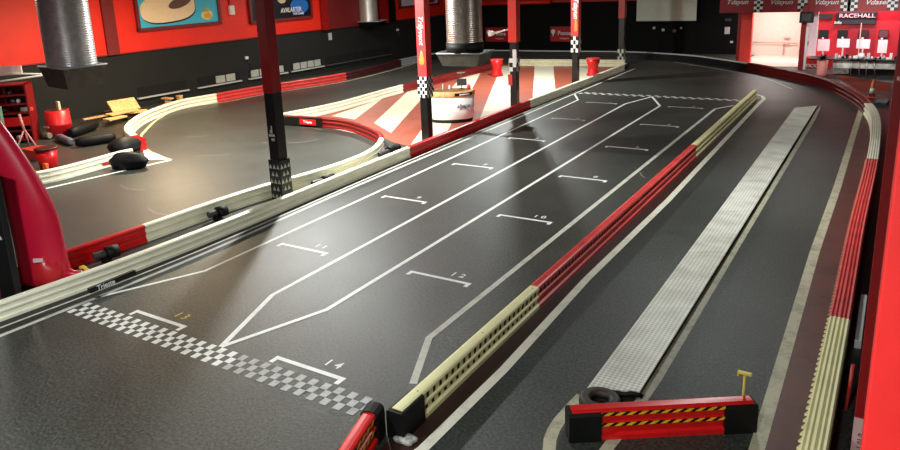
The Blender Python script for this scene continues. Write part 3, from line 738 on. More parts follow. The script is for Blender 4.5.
# ------------------------------------------------------------------ exhaust ducts with hoods
def duct(px, py, Y, wpx, label, hood_px, hood_h, rz=0., mt=STEEL, hm=HOODM, col=0.):
    a = yp(px-wpx/2, py, Y); b = yp(px+wpx/2, py, Y); c = (a+b)/2; R_ = wpx/2*Vector((c.x, c.y, c.z-H)).dot(_f)/FPX
    t = empty('exhaust_duct', (c.x, c.y, c.z), rz=rz, label=label, cat='duct')
    bm = bmesh.new(); prof = []; z = 0.; L = CEIL-c.z; i = 0
    while z < L-.04:
        prof += [(R_*.99, z), (R_, z+.012), (R_, z+.028), (R_*.985, z+.04)]; z += .05
    lathe(bm, prof, 40); link('flexible_pipe', bm, mt, t, smooth=True)
    if col: bm = bmesh.new(); lathe(bm, [(R_*1.03, -col), (R_*1.03, .06)], 40); link('black_collar', bm, BLACK, t)
    hw = R_*hood_px/wpx; hb = hw*.80; hh = hood_h; bm = bmesh.new(); dd = .75
    top = [(-hw, -hw*dd), (hw, -hw*dd), (hw, hw*dd), (-hw, hw*dd)]; bot = [(-hb, -hb*dd), (hb, -hb*dd), (hb, hb*dd), (-hb, hb*dd)]
    zt, zb_ = -col, -col-hh
    V = [bm.verts.new((x, y, zt)) for x, y in top]+[bm.verts.new((x, y, zb_)) for x, y in bot]
    for i in range(4): bm.faces.new((V[i], V[(i+1) % 4], V[4+(i+1) % 4], V[4+i]))
    bm.faces.new(V[:4]); bm.faces.new(V[4:])
    ho = link('hood', bm, hm, t)
    bm = bmesh.new()
    for i in range(4):
        p, q_ = Vector((*top[i], zt)), Vector((*top[(i+1) % 4], zt)); tube(bm, [p, q_], .02, 6)
    link('hood_rim', bm, GREYP, ho)
    return t
duct(73, 65, 9.0, 47, 'wide silver ribbed exhaust duct with brown steel hood hanging at the upper left', 58, .45, rz=-.15)
duct(369, 21, 35.0, 19, 'pale silver ribbed exhaust duct with open-framed hood hanging against its maroon painted shadow', 30, .30, mt=mat('bright_aluminium', (224, 222, 216), .35, .7), hm=WALLK, rz=.2)
duct(465, 44, 18.0, 36, 'silver ribbed exhaust duct with black collar and grey hood hanging over the striped floor', 47, .36, col=.22, rz=.1, mt=mat('smoky_aluminium', (176, 164, 154), .32, .85, var=.2, scale=6))

# ------------------------------------------------------------------ things on the left wall
def framed(pxl, pxr, pyb, label, art, ztop=1.5):
    y0 = lw(pxl, pyb)[0]; y1 = lw(pxr, pyb-4)[0]; z0 = (lw(pxl, pyb)[1]+lw(pxr, pyb-.11*(pxr-pxl))[1])/2
    t = empty('framed_picture', (lwx((y0+y1)/2)+.05, (y0+y1)/2, z0), rz=-math.atan(WA), label=label, cat='picture')
    w2 = (y1-y0)/2; fwd = .16
    bm = bmesh.new(); f_ = .14
    for a in ((-w2, w2, 0, f_), (-w2, w2, ztop-f_, ztop), (-w2, -w2+f_, 0, ztop), (w2-f_, w2, 0, ztop)):
        box(bm, 0, fwd, a[0], a[1], a[2], a[3])
    link('frame', bm, mat('patterned_maroon_frame', (112, 30, 34), .5, var=.5, scale=30), t)
    art(t, w2-f_, f_, ztop-f_, fwd-.08)
    return t
def shape(t, nm, pts, x, m, th=.012):
    bm = bmesh.new(); a = [bm.verts.new((x, p[0], p[1])) for p in pts]; b = [bm.verts.new((x+th, p[0], p[1])) for p in pts]
    bm.faces.new(a); bm.faces.new(b[::-1])
    for i in range(len(pts)): bm.faces.new((a[i], a[(i+1) % len(pts)], b[(i+1) % len(pts)], b[i]))
    return link(nm, bm, m, t)
def ell(cy, cz, a, b, n=28, rot=0, sq=1.):
    out = []
    for k in range(n):
        t_ = 2*PI*k/n; u, v = a*math.copysign(abs(math.cos(t_))**sq, math.cos(t_)), b*math.copysign(abs(math.sin(t_))**sq, math.sin(t_))
        out.append((cy+u*math.cos(rot)-v*math.sin(rot), cz+u*math.sin(rot)+v*math.cos(rot)))
    return out
def art1(t, w2, z0, z1, x):
    shape(t, 'cyan_print', [(-w2, z0), (w2, z0), (w2, z1), (-w2, z1)], x, mat('cyan_print', (60, 190, 222), .4))
    sc = w2
    shape(t, 'dark_outline', ell(-.26*sc, z0+.72, .68*sc, .62, rot=.06, sq=.75), x+.012, BLACKP)
    shape(t, 'cream_shape', ell(-.28*sc, z0+.77, .68*sc, .60, rot=.06, sq=.75), x+.026, mat('peach_print', (248, 220, 180), .4))
    shape(t, 'brown_shape', ell(.02*sc, z0+.98, .30*sc, .22, rot=.25), x+.040, mat('brown_print', (98, 62, 44), .4))
    shape(t, 'yellow_drop', [(.70*sc, z0+.75)]+ell(.70*sc, z0+.34, .15*sc, .22)[-3:]+ell(.70*sc, z0+.34, .15*sc, .22)[:-3], x+.014, mat('pale_yellow_print', (240, 232, 140), .4))
    shape(t, 'orange_drop', ell(.70*sc, z0+.30, .10*sc, .14), x+.028, mat('orange_yolk_print', (240, 160, 30), .4))
framed(136, 220, 32.5, 'framed cyan picture with a cream rounded shape and yellow drop on the red wall', art1)
def art2(t, w2, z0, z1, x):
    shape(t, 'black_print', [(-w2, z0), (w2, z0), (w2, z1), (-w2, z1)], x, mat('deep_blue_black_print', (10, 14, 26), .4))
    shape(t, 'blue_glow_print', ell(.62*w2, z0+.55, .32*w2, .42), x+.012, mat('blue_print', (40, 110, 190), .4))
    text('poster_lettering', 'AVALARTER', .34, face_M((x+.04, .30*w2, z0+.38), (0, 1, 0), (0, 0, 1)), WHITE, t, squash=.80, shear=.2)
    text('poster_small_lettering', 'THE GAME', .17, face_M((x+.04, .55*w2, z0+.16), (0, 1, 0), (0, 0, 1)), WHITE, t)
    shape(t, 'skull_print', ell(0.02*w2, z0+.95, .14*w2, .2), x+.02, mat('bone_print', (210, 190, 160), .5))
framed(248.5, 311, 24.5, 'framed black and blue poster with white lettering, partly behind the dark red column', art2)
def art3(t, w2, z0, z1, x):
    shape(t, 'pale_print', [(-w2, z0), (w2, z0), (w2, z1), (-w2, z1)], x, mat('pale_pink_print', (224, 208, 224), .4))
    shape(t, 'dark_stroke', ell(.62*w2, z0+.25, .28*w2, .2), x+.02, mat('maroon_print', (120, 20, 30), .5))
framed(397.5, 437, 9.0, 'framed pale picture high on the red wall, the farthest of the three', art3)
# white wall box with conduit
y_, z_ = lw(230, 10)
t = empty('wall_box', (lwx(y_)+.05, y_, z_), rz=-math.atan(WA), label='small white electrical box with conduit between the cyan and black pictures', cat='electrical box')
bm = bmesh.new(); box(bm, 0, .14, -.14, .14, -.22, .22, bev=.015); link('housing', bm, WHITE, t)
bm = bmesh.new(); tube(bm, [(.04, -.08, .2), (.04, -.08, 2.5)], .035, 8); link('conduit', bm, mat('red_conduit', (190, 50, 40), .5), t)
y_, z_ = lw(329.5, 36.5)
bm = bmesh.new(); box(bm, 0, .08, -.12, .12, -.2, .2, bev=.01); o = tag(link('wall_switch', bm, GREYP), 'small pale switch on the charcoal wall below the painted duct shadow', 'switch'); o.location = (lwx(y_), y_, z_)
for (a, b, lb) in ((397, 30, 'tiny white emergency lamp on the charcoal wall, left of the chequered banner column'), (246, 58, 'tiny white lamp on the charcoal wall left of the dark red column')):
    y_, z_ = lw(a, b); t = empty('wall_lamp', (lwx(y_), y_, z_), label=lb, cat='wall lamp')
    bm = bmesh.new(); box(bm, 0, .1, -.09, .09, -.06, .08, bev=.02); link('lamp_head', bm, WHITE, t)
    bm = bmesh.new(); tube(bm, [(.03, .05, -.05), (.03, .2, -.4), (.03, .2, -.7)], .022, 6); link('cable', bm, BLACKP, t)

# ------------------------------------------------------------------ workshop corner at the left
t = empty('tool_cabinet', (*fp(14, 142)[:2], 0), rz=.8, label='red open tool cabinet full of small parts against the charcoal wall', cat='cabinet')
tz = hz(22, 84, *fp(14, 142)[:2]); 
bm = bmesh.new(); W_ = .80; D_ = .42
for a in ((-W_, -W_+.05, -D_, D_, 0, tz), (W_-.05, W_, -D_, D_, 0, tz), (-W_, W_, D_-.05, D_, 0, tz), (-.03, .03, -D_+.35, D_-.05, tz*.5, tz), (-W_, W_, -D_, D_, tz-.05, tz)): box(bm, *a)
link('body', bm, mat('cabinet_red', (126, 16, 22), .4), t)
for k_ in range(6):
    bm = bmesh.new(); zz = .1+k_*tz/6.6; box(bm, -W_+.05, W_-.05, -D_, D_-.05, zz, zz+.05); link('shelf', bm, mat('cabinet_red', (126, 16, 22)), t)
bm = bmesh.new(); box(bm, -W_+.04, W_-.04, -D_-.03, -D_+.02, tz*.30, tz*.45, bev=.01); link('drawer', bm, RED, t)
random.seed(11)
for k_ in range(22):
    sh = random.randint(0, 5); zz = .1+sh*tz/6.6+.05
    xx = random.uniform(-.8, .8); s_ = random.uniform(.05, .1)
    bm = bmesh.new()
    if k_ % 3: lathe(bm, [(s_, 0), (s_, s_*1.2), (s_*.5, s_*1.8)], 10)
    else: box(bm, -s_*1.3, s_*1.3, -s_, s_, 0, s_*1.5, bev=.01)
    mm = [WHITE, BLACK, RED2, DGREY][k_ % 4]
    o = tag(link('small_part', bm, mm), 'small %s piece lying on a shelf of the red tool cabinet' % ['white', 'black', 'red', 'dark grey'][k_ % 4], 'workshop part', 'small parts in the tool cabinet, %s' % ['white', 'black', 'red', 'grey'][k_ % 4])
    c_, s2 = math.cos(.8), math.sin(.8); lx, ly = xx, -.15
    o.location = (t.location.x+lx*c_-ly*s2, t.location.y+lx*s2+ly*c_, zz)
# white awning-like shelf above the cabinet
cp = fp(16, 142)
t = empty('wall_bracket', (cp.x, cp.y, 0), rz=.6, label='white metal arm frame with a red and white banner above the red tool cabinet', cat='bracket')
zb0 = hz(22, 84, cp.x, cp.y)
bm = bmesh.new(); tube(bm, [(-1.3, -.2, zb0+.0), (1.7, -.5, zb0+.30)], .03, 8); tube(bm, [(-1.3, .3, zb0+.42), (1.7, -.5, zb0+.32)], .03, 8); link('arm', bm, WHITE, t)
bm = bmesh.new(); box(bm, -1.5, .7, -.1, -.05, zb0+.3, zb0+.62); link('banner', bm, mat('red_white_banner', (224, 190, 188), .5, var=.3, scale=4), t)
bm = bmesh.new(); box(bm, -1.5, -.3, -.11, -.10, zb0+.3, zb0+.5); link('red_patch', bm, RED, t)
# green and grey boards left of cabinet
cp = fp(4, 158)
bm = bmesh.new(); zt = hz(4, 106, cp.x, cp.y); box(bm, cp.x-.7, cp.x+.35, cp.y-.05, cp.y+.05, 0, zt, bev=.01); tag(link('board', bm, mat('pale_green_board', (112, 140, 118), .6, var=.4, scale=4)), 'pale green board standing at the left edge beside the tool cabinet', 'board')
# red drum with brush
cp = fp(61, 136); R_ = .42
t = empty('red_drum', (cp.x, cp.y, 0), label='red drum holding a pale brush in front of the charcoal wall', cat='drum')
zt = hz(61, 110, cp.x, cp.y)
bm = bmesh.new(); lathe(bm, [(R_, 0), (R_, zt*.45), (R_*1.04, zt*.47), (R_, zt*.5), (R_*.98, zt), (R_*.9, zt+.01)], 24); link('body', bm, mat('drum_red', (214, 30, 36), .4), t)
bm = bmesh.new(); lathe(bm, [(R_*.9, zt+.011), (R_*.9, zt+.012)], 24); link('painted_opening', bm, mat('inside_shade', (70, 12, 12), .7), t)  # flat disc, shade of the drum's inside put into its colour
bm = bmesh.new(); box(bm, .1, .24, -.05, .05, zt, zt+.32, bev=.02); link('brush', bm, mat('pale_brush', (200, 192, 160), .6), t)
bm = bmesh.new(); box(bm, -.3, .05, -R_-.02, -R_+.06, zt*.38, zt*.46, bev=.02); link('pale_strap', bm, GREYP, t)
# pine planks
random.seed(2)
PL = [(83, 119.5, 113, 114, .14, .16, 'long thin pine plank lying leftmost in the pile by the wall'), (110, 107.5, 137, 103, .62, .50, 'broad pine board at the top of the plank pile'),
      (108, 115, 135, 109.5, .45, .38, 'flat pine board in the middle of the plank pile'), (126, 112.5, 147, 110.5, .5, .30, 'pine board at the right end of the plank pile, next to the curved barrier'),
      (106, 120, 124, 116, .4, .27, 'short pine board lying lowest in the plank pile')]
for a, b, c, d_, wd, z_, lb in PL:
    p0, p1 = fp(a, b, z_), fp(c, d_, z_); dr = (p1-p0); L = dr.length; an = math.atan2(dr.y, dr.x)
    bm = bmesh.new(); box(bm, 0, L, -wd/2, wd/2, -.03 if z_ > .06 else -.045, .03, bev=.004); o = tag(link('pine_plank', bm, WOOD), lb, 'plank'); o.location = p0; o.rotation_euler = (.75 if wd > .6 else 0, 0, an)
bx = fp(124, 118); bm = bmesh.new(); box(bm, bx.x-1.0, bx.x+.6, bx.y-.25, bx.y+.25, 0, .26, bev=.01); o = tag(link('wooden_crate', bm, mat('brown_wood', (110, 74, 46), .7, var=.3)), 'low brown wooden box under the pine planks', 'crate')
for a, b, lb in ((168, 103, 'small pine block on the floor behind the curved cream barrier'), (180, 100.5, 'tiny pine offcut behind the curved cream barrier')):
    p0 = fp(a, b, .1); bm = bmesh.new(); box(bm, -.28 if a < 170 else -.1, .28 if a < 170 else .1, -.12, .12, .28, .34, bev=.004); box(bm, -.1, .12, -.08, .08, 0, .28)
    o = tag(link('pine_block', bm, WOOD), lb, 'wood block'); o.location = (p0.x, p0.y, 0)
# dark rolls and lumps of kit
for (a, b, c, d_, rr, mm, nm, lb, ct) in ((74, 143, 115, 137, .17, BLACK, 'black_bumper', 'long black padded bumper lying in front of the planks', 'bumper'),
                                     (70, 133, 96, 124, .2, BLACK, 'black_bumper', 'thick black bumper lying behind the other, beside the red drum', 'bumper'),
                                     (56, 137, 73, 142, .13, mat('blue_grey_scrap', (96, 100, 112), .5, var=.5, scale=14), 'grey_bundle', 'grey crumpled bundle at the foot of the red drum', 'bundle'),
                                     (44, 134, 50, 136, .12, mat('pale_rag', (130, 124, 112), .7), 'pale_rag', 'small pale rag on the floor left of the red drum', 'rag')):
    p0, p1 = fp(a, b, rr), fp(c, d_, rr); bm = bmesh.new(); tube(bm, [lerp(p0, p1, k_/6)+Vector((0, random.uniform(-.05, .05), 0)) for k_ in range(7)], [rr*.7]+[rr]*5+[rr*.7], 12)
    tag(link(nm, bm, mm), lb, ct)
# folding stand
cp = fp(28, 150); t = empty('folding_stand', (cp.x, cp.y, 0), label='small pinkish folding stand in front of the red tool cabinet', cat='stand')
for k_ in range(3):
    a = k_*2.1+.4; bm = bmesh.new(); tube(bm, [(math.cos(a)*.4, math.sin(a)*.4, .02), (0, 0, .7)], .03, 6); link('leg', bm, mat('dusty_pink_metal', (196, 130, 130), .5), t)
bm = bmesh.new(); tube(bm, [(0, 0, .66), (-.15, 0, 1.2)], .045, 8); link('stem', bm, mat('dusty_pink_metal', (196, 130, 130)), t)
# red bucket with lid
cp = fp(36, 174); t = empty('red_bucket', (cp.x-.15, cp.y+.5, 0), label='red bucket with orange reflective patch behind the short cream barrier', cat='bucket')
zt = .62
bm = bmesh.new(); lathe(bm, [(.24, 0), (.30, zt)], 20); link('body', bm, RED, t)
bm = bmesh.new(); lathe(bm, [(.33, zt), (.33, zt+.04), (.28, zt+.05)], 20); link('rim', bm, mat('dark_rim', (60, 16, 14), .5), t)
bm = bmesh.new(); box(bm, .12, .30, -.26, -.16, .08, .26, bev=.02); link('orange_patch', bm, mat('orange_reflector', (240, 110, 50), .4), t)
cp = fp(38, 158); bm = bmesh.new(); prism(bm, [(cp.x-.6, cp.y-.2), (cp.x+.55, cp.y-.25), (cp.x+.1, cp.y+.5), (cp.x-.5, cp.y+.35)], .0, .30); tag(link('red_block', bm, mat('dusty_red', (190, 50, 46), .6)), 'angular red block on the floor behind the red bucket', 'block')
# black sacks where the two cream barriers meet
def lump(name, c, sx, sy, sz, m, label, cat, seed, rz=0.):
    random.seed(seed); bm = bmesh.new(); bmesh.ops.create_icosphere(bm, subdivisions=3, radius=1)
    ph = [(random.uniform(1, 3), random.uniform(0, 6)) for _ in range(6)]
    for v in bm.verts:
        k_ = 1+.10*math.sin(ph[0][0]*2*v.co.x+ph[0][1])+.10*math.sin(ph[1][0]*2.4*v.co.y+ph[1][1])+.06*math.sin(ph[2][0]*4*v.co.z+ph[2][1])
        v.co = Vector((v.co.x*sx, v.co.y*sy, v.co.z*sz))*k_
        v.co.z = max(v.co.z+sz*.75, 0)
    o = link(name, bm, m, smooth=True); o.location = (c[0], c[1], 0); o.rotation_euler = (0, 0, rz)
    return tag(o, label, cat)
p0 = fp(130, 169); lump('black_sack', (p0.x-.05, p0.y+.1), .56, .32, .28, BLACK, 'shiny black sack covering the end of the short cream barrier', 'sack', 3, .5)
p0 = fp(122, 153); lump('black_sack', (p0.x+.15, p0.y), .42, .5, .34, BLACK, 'black sack behind the red tip of the curved barrier', 'sack', 8, .2)
# stickers on short cream barrier belong to it
root = [o for o in bpy.data.objects if o.get('label', '').startswith('short straight cream')][0]
A_, B_ = fp(40, 184), fp(120, 163); dr = (B_-A_).normalized(); nr = Vector((dr.y, -dr.x, 0))
for a in (.36, .83):
    p0 = lerp(A_, B_, a)+nr*.125; bm = bmesh.new(); M_ = face_M((p0.x, p0.y, .125), dr, (0, 0, 1)); box(bm, -.22, .22, -.04, .04, 0, .012, M=M_); link('red_sticker', bm, RED2, root)

# ------------------------------------------------------------------ red inflatable leg and black case at the left edge
b0 = fp(44, 290)+Vector((_f.x, _f.y, 0)).normalized()*.27; b0.z = 0
t = empty('inflatable_arch_leg', (b0.x, b0.y, 0), label='shiny red inflatable arch leg leaning in from the left edge behind the long barrier', cat='inflatable')
dpt = b0.y
HF = Vector((_f.x, _f.y, 0)).normalized(); HR = Vector((HF.y, -HF.x, 0))
def yl(px, py):
    d = ray(px, py); k_ = (b0.x*HF.x+b0.y*HF.y)/(d.x*HF.x+d.y*HF.y)
    return Vector((d.x*k_-b0.x, d.y*k_-b0.y, H+d.z*k_))
prof_px = [((25, 302), (72, 288)), ((20, 275), (71, 273)), ((15, 245), (64.5, 245)), ((8, 215), (58.5, 215)), ((3, 190), (47, 192)), ((-4, 172), (36, 173)), ((-14, 150), (21, 150)), ((-28, 130), (6, 128)), ((-48, 105), (-16, 100)), ((-80, 85), (-50, 74)), ((-118, 82), (-106, 58)), ((-152, 100), (-165, 74)), ((-176, 140), (-204, 128)), ((-182, 190), (-218, 190)), ((-184, 262), (-228, 262)), ((-184, 340), (-230, 350))]
bm = bmesh.new(); rings = []
for (l, r_) in prof_px:
    A_, B_ = yl(*l), yl(*r_); c_ = (A_+B_)/2; u = (B_-A_)/2; R_ = u.length; vdir = HF; u.normalize()
    rings.append([bm.verts.new(c_+(u*math.cos(2*PI*k_/28)+vdir*math.sin(2*PI*k_/28)*.55)*R_) for k_ in range(28)])
zmin = min(v.co.z for v in rings[0])
for a, b in zip(rings, rings[1:]):
    for k_ in range(28):
        f = bm.faces.new((a[k_], a[(k_+1) % 28], b[(k_+1) % 28], b[k_])); f.smooth = True
bm.faces.new(rings[0]); bm.faces.new(rings[-1])
VINYL = mat('red_vinyl', (212, 24, 58), .33, var=.06, scale=1.5, bump=.0)
for v in bm.verts:
    if v.co.z < 0: v.co.z = 0.0
o = link('inflated_tube', bm, VINYL, t)
sd = o.modifiers.new('smooth', 'SUBSURF'); sd.levels = 1; sd.render_levels = 2
random.seed(4); bm = bmesh.new()
a = yl(44, 268); lathe(bm, [(.0, 0), (.26, .04), (.32, .2), (.30, .36), (.2, .56), (.0, .72)], 18, 0, Matrix.Translation((a.x+HR.x*.10-HF.x*.02, a.y+HR.y*.10-HF.y*.02, .04)))
for v in bm.verts: v.co += Vector((random.uniform(-.04, .04), random.uniform(-.04, .04), random.uniform(-.03, .03)))
link('creased_foot', bm, mat('creased_red_vinyl', (206, 40, 48), .3), t)
bm = bmesh.new(); a = yl(64, 272); b = yl(84, 273); tube(bm, [a, lerp(a, b, .5)+Vector((0, 0, -.03)), b], [.12, .07, .04], 10); link('blower_sleeve', bm, VINYL, t)
bm = bmesh.new(); b = yl(84, 271); tube(bm, [b+HR*-.06+Vector((0, 0, .06)), b+Vector((0, 0, .08)), b+HR*.06+Vector((0, 0, .02)), b+HR*.06+Vector((0, 0, -.05))], .035, 8); link('yellow_tip', bm, mat('yellow_plastic', (236, 190, 60), .4), t)
a = yl(46.5, 254); R_ = .36
bm = bmesh.new(); c9 = a-HF*.30; box(bm, -.085, .085, -.035, .035, -.012, .006, M=face_M(c9, HR, (0, 0, 1))); link('white_sticker', bm, mat('pale_pink_label', (244, 205, 205), .5), t)
b1 = fp(26, 302)+Vector((0, -.12, 0)); bm = bmesh.new(); box(bm, b1.x-.50, b1.x+.02, b1.y-.03, b1.y+.09, 0, 2.3, bev=.02)
t = tag(link('black_cabinet', bm, mat('black_case', (20, 22, 24), .45)), 'tall black case with small white lettering at the left edge in front of the inflatable', 'cabinet')
text('case_lettering', 'l.a', .12, face_M((b1.x-.12, b1.y-.035, hz(5, 238, b1.x, b1.y)), (1, 0, 0), (0, 0, 1)), WHITE, t)
b2 = fp(2, 308); bm = bmesh.new(); lathe(bm, [(.2, 0), (.22, .3), (.15, .42)], 16, 0, Matrix.Translation((b2.x-.0, b2.y-.42, 0))); tag(link('red_canister', bm, RED), 'red canister at the left edge beside the black case', 'canister')

# ------------------------------------------------------------------ small rollers between the two left barriers
for (a, b, c, d_, lb) in ((208, 215, 226, 210, 'black roller lying between the two cream barriers left of the dark red column'),
                        (312, 184, 334, 178, 'black roller with grey end between the cream barriers right of the dark red column'),
                        (93, 257, 118, 250, 'large dark roller lying behind the long cream barrier near the red inflatable'),
                        (379, 155, 398, 147.5, 'small black roller at the near tip of the striped floor')):
    p0, p1 = fp(a, b, .18), fp(c, d_, .18); t = empty('rubber_roller', (0, 0, 0), label=lb, cat='roller'); m2 = lerp(p0, p1, .5); dr = (p1-p0).normalized()
    bm = bmesh.new(); tube(bm, [m2, p1], .125, 14); link('drum', bm, BLACK, t)
    bm = bmesh.new(); pts = [lerp(p0, m2, k_/12) for k_ in range(13)]; tube(bm, pts, [.06+(.02 if k_ % 2 else 0) for k_ in range(13)], 12); link('ribbed_end', bm, DGREY, t)
    bm = bmesh.new(); box(bm, m2.x-.07, m2.x+.07, m2.y-.07, m2.y+.07, 0, .12); link('foot', bm, BLACK, t)
# sticker panel on the long barrier base
bm = bmesh.new(); p0, p1 = fp(92, 281), fp(128, 266); pp0 = Vector((-11.0, p0.y, 0))
root = [o for o in bpy.data.objects if o.get('label', '').startswith('longest straight')][0]
box(bm, -11.06, -10.99, 6.35, 7.25, .08, .17); link('printed_panel', bm, BLACKP, root)
text('panel_lettering', 'Trieste', .12, face_M((-10.985, 6.65, .125), (0, 1, 0), (0, 0, 1)), WHITE, root)
# chalk-white rubble at the foot of the dividing barrier
p0 = fp(404, 440); lump('cable_bundle', (p0.x+.02, p0.y), .13, .1, .04, mat('pale_cable', (170, 168, 164), .6, var=.5, scale=20), 'pale grey tangle at the near end of the dividing barrier', 'cable', 5)

# ------------------------------------------------------------------ back wall: screen and signs
a = yp(636.5, 21, YB-.36); b = yp(696, 22, YB-.36)
t = empty('projection_screen', ((a.x+b.x)/2, YB-.36, a.z), label='pale grey-green blank projection screen hanging on the black back wall', cat='screen')
hw = (b.x-a.x)/2; bm = bmesh.new(); box(bm, -hw, hw, -.03, .03, 0, 1.9); link('fabric', bm, mat('screen_fabric', (204, 212, 194), .8), t)
bm = bmesh.new(); box(bm, -hw-.05, hw+.05, -.08, .08, 1.9, 2.05); link('housing', bm, DGREY, t)
bm = bmesh.new(); box(bm, -hw, hw, -.04, .04, -.04, 0); link('bottom_bar', bm, BLACKP, t)
def sign(x0, y0, x1, y1, lb, Y=YB-.06, txt='Ponoe'):
    a = yp(x0, y1, Y); b = yp(x1, y0, Y); cx_ = (a.x+b.x)/2; cz_ = (a.z+b.z)/2; hw, hh = (b.x-a.x)/2, (b.z-a.z)/2
    t = empty('wall_sign', (cx_, Y, cz_), label=lb, cat='sign')
    bm = bmesh.new(); box(bm, -hw, hw, -.03, .03, -hh, hh, bev=.01); link('board', bm, mat('sign_red', (168, 18, 26), .5), t)
    text('sign_lettering', txt, hh*.75, FRONT(hw*.22, -.034, hh*.12), WHITE, t)
    text('sign_small_lettering', 'racingkarts', hh*.30, FRONT(hw*.2, -.034, -hh*.55), mat('pinkish_white', (250, 200, 200)), t)
    bm = bmesh.new(); lathe(bm, [(.0, 0), (hh*.3, .0), (hh*.3, .006)], 14, 0, FRONT(-hw*.75, -.03, hh*.35)); tube(bm, [(-hw*.75, -.033, hh*.2), (-hw*.75, -.033, -hh*.35)], [hh*.2, .01], 8)
    link('pin_emblem', bm, WHITE, t)
sign(486, 27.5, 509, 41.5, 'red sign with white pin emblem on the back wall, behind a white spotlight arm')
sign(550.5, 26.5, 574, 41.5, 'red sign with white pin emblem on the back wall, directly left of the fourth column')
sign(431, 29.5, 446, 52, 'red sign at the left end of the back wall, beside the hanging duct', txt='Po')
# small things by the exit door
for (x0, y0, x1, y1, m_, lb, nm, ct) in ((724.5, 27, 730, 34, GREYP, 'small grey notice on the black wall left of the red pillar', 'notice', 'notice'), (725, 18.5, 731.5, 21, DGREY, 'dim grey plate above the notice on the black wall', 'plate', 'plate'), (730, 41, 733, 43, GREYP, 'tiny pale door handle on the black wall near the red pillar', 'door_handle', 'handle')):
    a = yp(x0, y1, YB-.03); b = yp(x1, y0, YB-.03); bm = bmesh.new(); box(bm, a.x, b.x, YB-.05, YB, a.z, b.z, bev=.005); tag(link(nm, bm, m_), lb, ct)
sx = 0
for (x0, y0, r__, m_) in ((654, 28, .09, GREYP), (663, 30, .10, GREYP), (674, 31, .12, mat('dim_pink_scrap', (120, 80, 78), .7)), (681, 28, .07, GREYP)):
    a = yp(x0, y0, YB-.12); bm = bmesh.new(); lathe(bm, [(.001, -r__), (r__*.8, -r__*.6), (r__, 0), (r__*.8, r__*.6), (.001, r__)], 12, 0, Matrix.Translation(a)@Matrix.Diagonal((1, .6, 1, 1)))
    tag(link('wall_trophy', bm, m_), 'dim small round ornament on the black wall under the projection screen', 'ornament', 'ornaments under the projection screen')

# ------------------------------------------------------------------ reception at the far right
FY = 38.6
a = yp(720, 10, FY); b = yp(900, 11, FY)
fas = empty('banner_fascia', (0, FY, 0), label='long dark red overhead fascia with white script and black and white chequers above the reception', cat='banner')
zf = (a.z+yp(892, 14, FY).z)/2
bm = bmesh.new(); box(bm, a.x, XR-.01, -.1, .1, zf, CEIL-.01); link('board', bm, mat('fascia_red', (150, 14, 24), .5), fas)
zt_ = yp(800, 3, FY).z
for px, s in ((737, 'Tdayun'), (781, 'Vdayun'), (826, 'Vdayun'), (877, 'Vdaser')):
    v = yp(px, 2.2, FY-.11); text('banner_script', s, .30, FRONT(v.x, -.115, v.z), WHITE, fas, shear=.35, squash=1.1)
for px in (759, 803, 846, 853, 893):
    v = yp(px, 3, FY); bm = bmesh.new(); sz = .13
    for i in range(3):
        for j in range(-5, 2):
            if (i+j) % 2 == 0: box(bm, v.x-.2+i*sz, v.x-.2+(i+1)*sz, -.108, -.104, zf+.02+(j+5)*sz, zf+.02+(j+6)*sz, 0)
            else: box(bm, v.x-.2+i*sz, v.x-.2+(i+1)*sz, -.107, -.104, zf+.02+(j+5)*sz, zf+.02+(j+6)*sz, 1)
    link('chequer_print', bm, [WHITE, BLACKP], fas)
# red pillar
a = yp(739, 58, 40.0); b = yp(750.5, 58, 40.0)
k = empty('column', ((a.x+b.x)/2, 40.0, 0), label='wide bright red pillar left of the lit doorway', cat='column')
hw = (b.x-a.x)/2; bm = bmesh.new(); box(bm, -hw, hw, -.2, .2, 0, zf+.1, bev=.01); link('shaft', bm, mat('pillar_red', (250, 70, 56), .5), k)
bm = bmesh.new(); box(bm, -hw-.12, -hw+.02, -.22, .2, 0, zf+.1); link('dark_edge', bm, COLRED, k)
# lit lobby wall
PALE = mat('pale_pink_wall', (238, 214, 200), .7, var=.04)
bm = bmesh.new(); box(bm, -7.3, XR, 43.5, 43.8, 0, CEIL); 
wl2 = tag(link('wall_lobby', bm, PALE), kind='structure')
def recep(x0, y0, x1, y1, Y, th, m, nm, parent, bev=0.):
    a = yp(x0, y1, Y); b = yp(x1, y0, Y); bm = bmesh.new(); box(bm, min(a.x, b.x), max(a.x, b.x), Y-(parent.location.y if parent else 0), Y+th-(parent.location.y if parent else 0), min(a.z, b.z), max(a.z, b.z), bev=bev)
    return link(nm, bm, m, parent)
dr_ = empty('door_1', (0, 43.4, 0), kind='structure')
bm = bmesh.new(); a = yp(782, 62, 43.4); b = yp(790, 44, 43.4)
for bb in ((a.x, a.x+.05, 0, .04, 0, b.z), (a.x, b.x, 0, .04, b.z-.05, b.z), (a.x, b.x, 0, .04, .9, .95)): box(bm, *bb)
link('door_frame', bm, mat('grey_pink_line', (190, 150, 140), .6), dr_)
bm = bmesh.new(); tube(bm, [(yp(751, 42, 43.4).x, 0, yp(751, 42, 43.4).z), (yp(797, 47, 43.4).x, 0, yp(751, 42, 43.4).z-.05)], .02, 6); link('handrail', bm, mat('grey_pink_line', (190, 150, 140)), dr_)
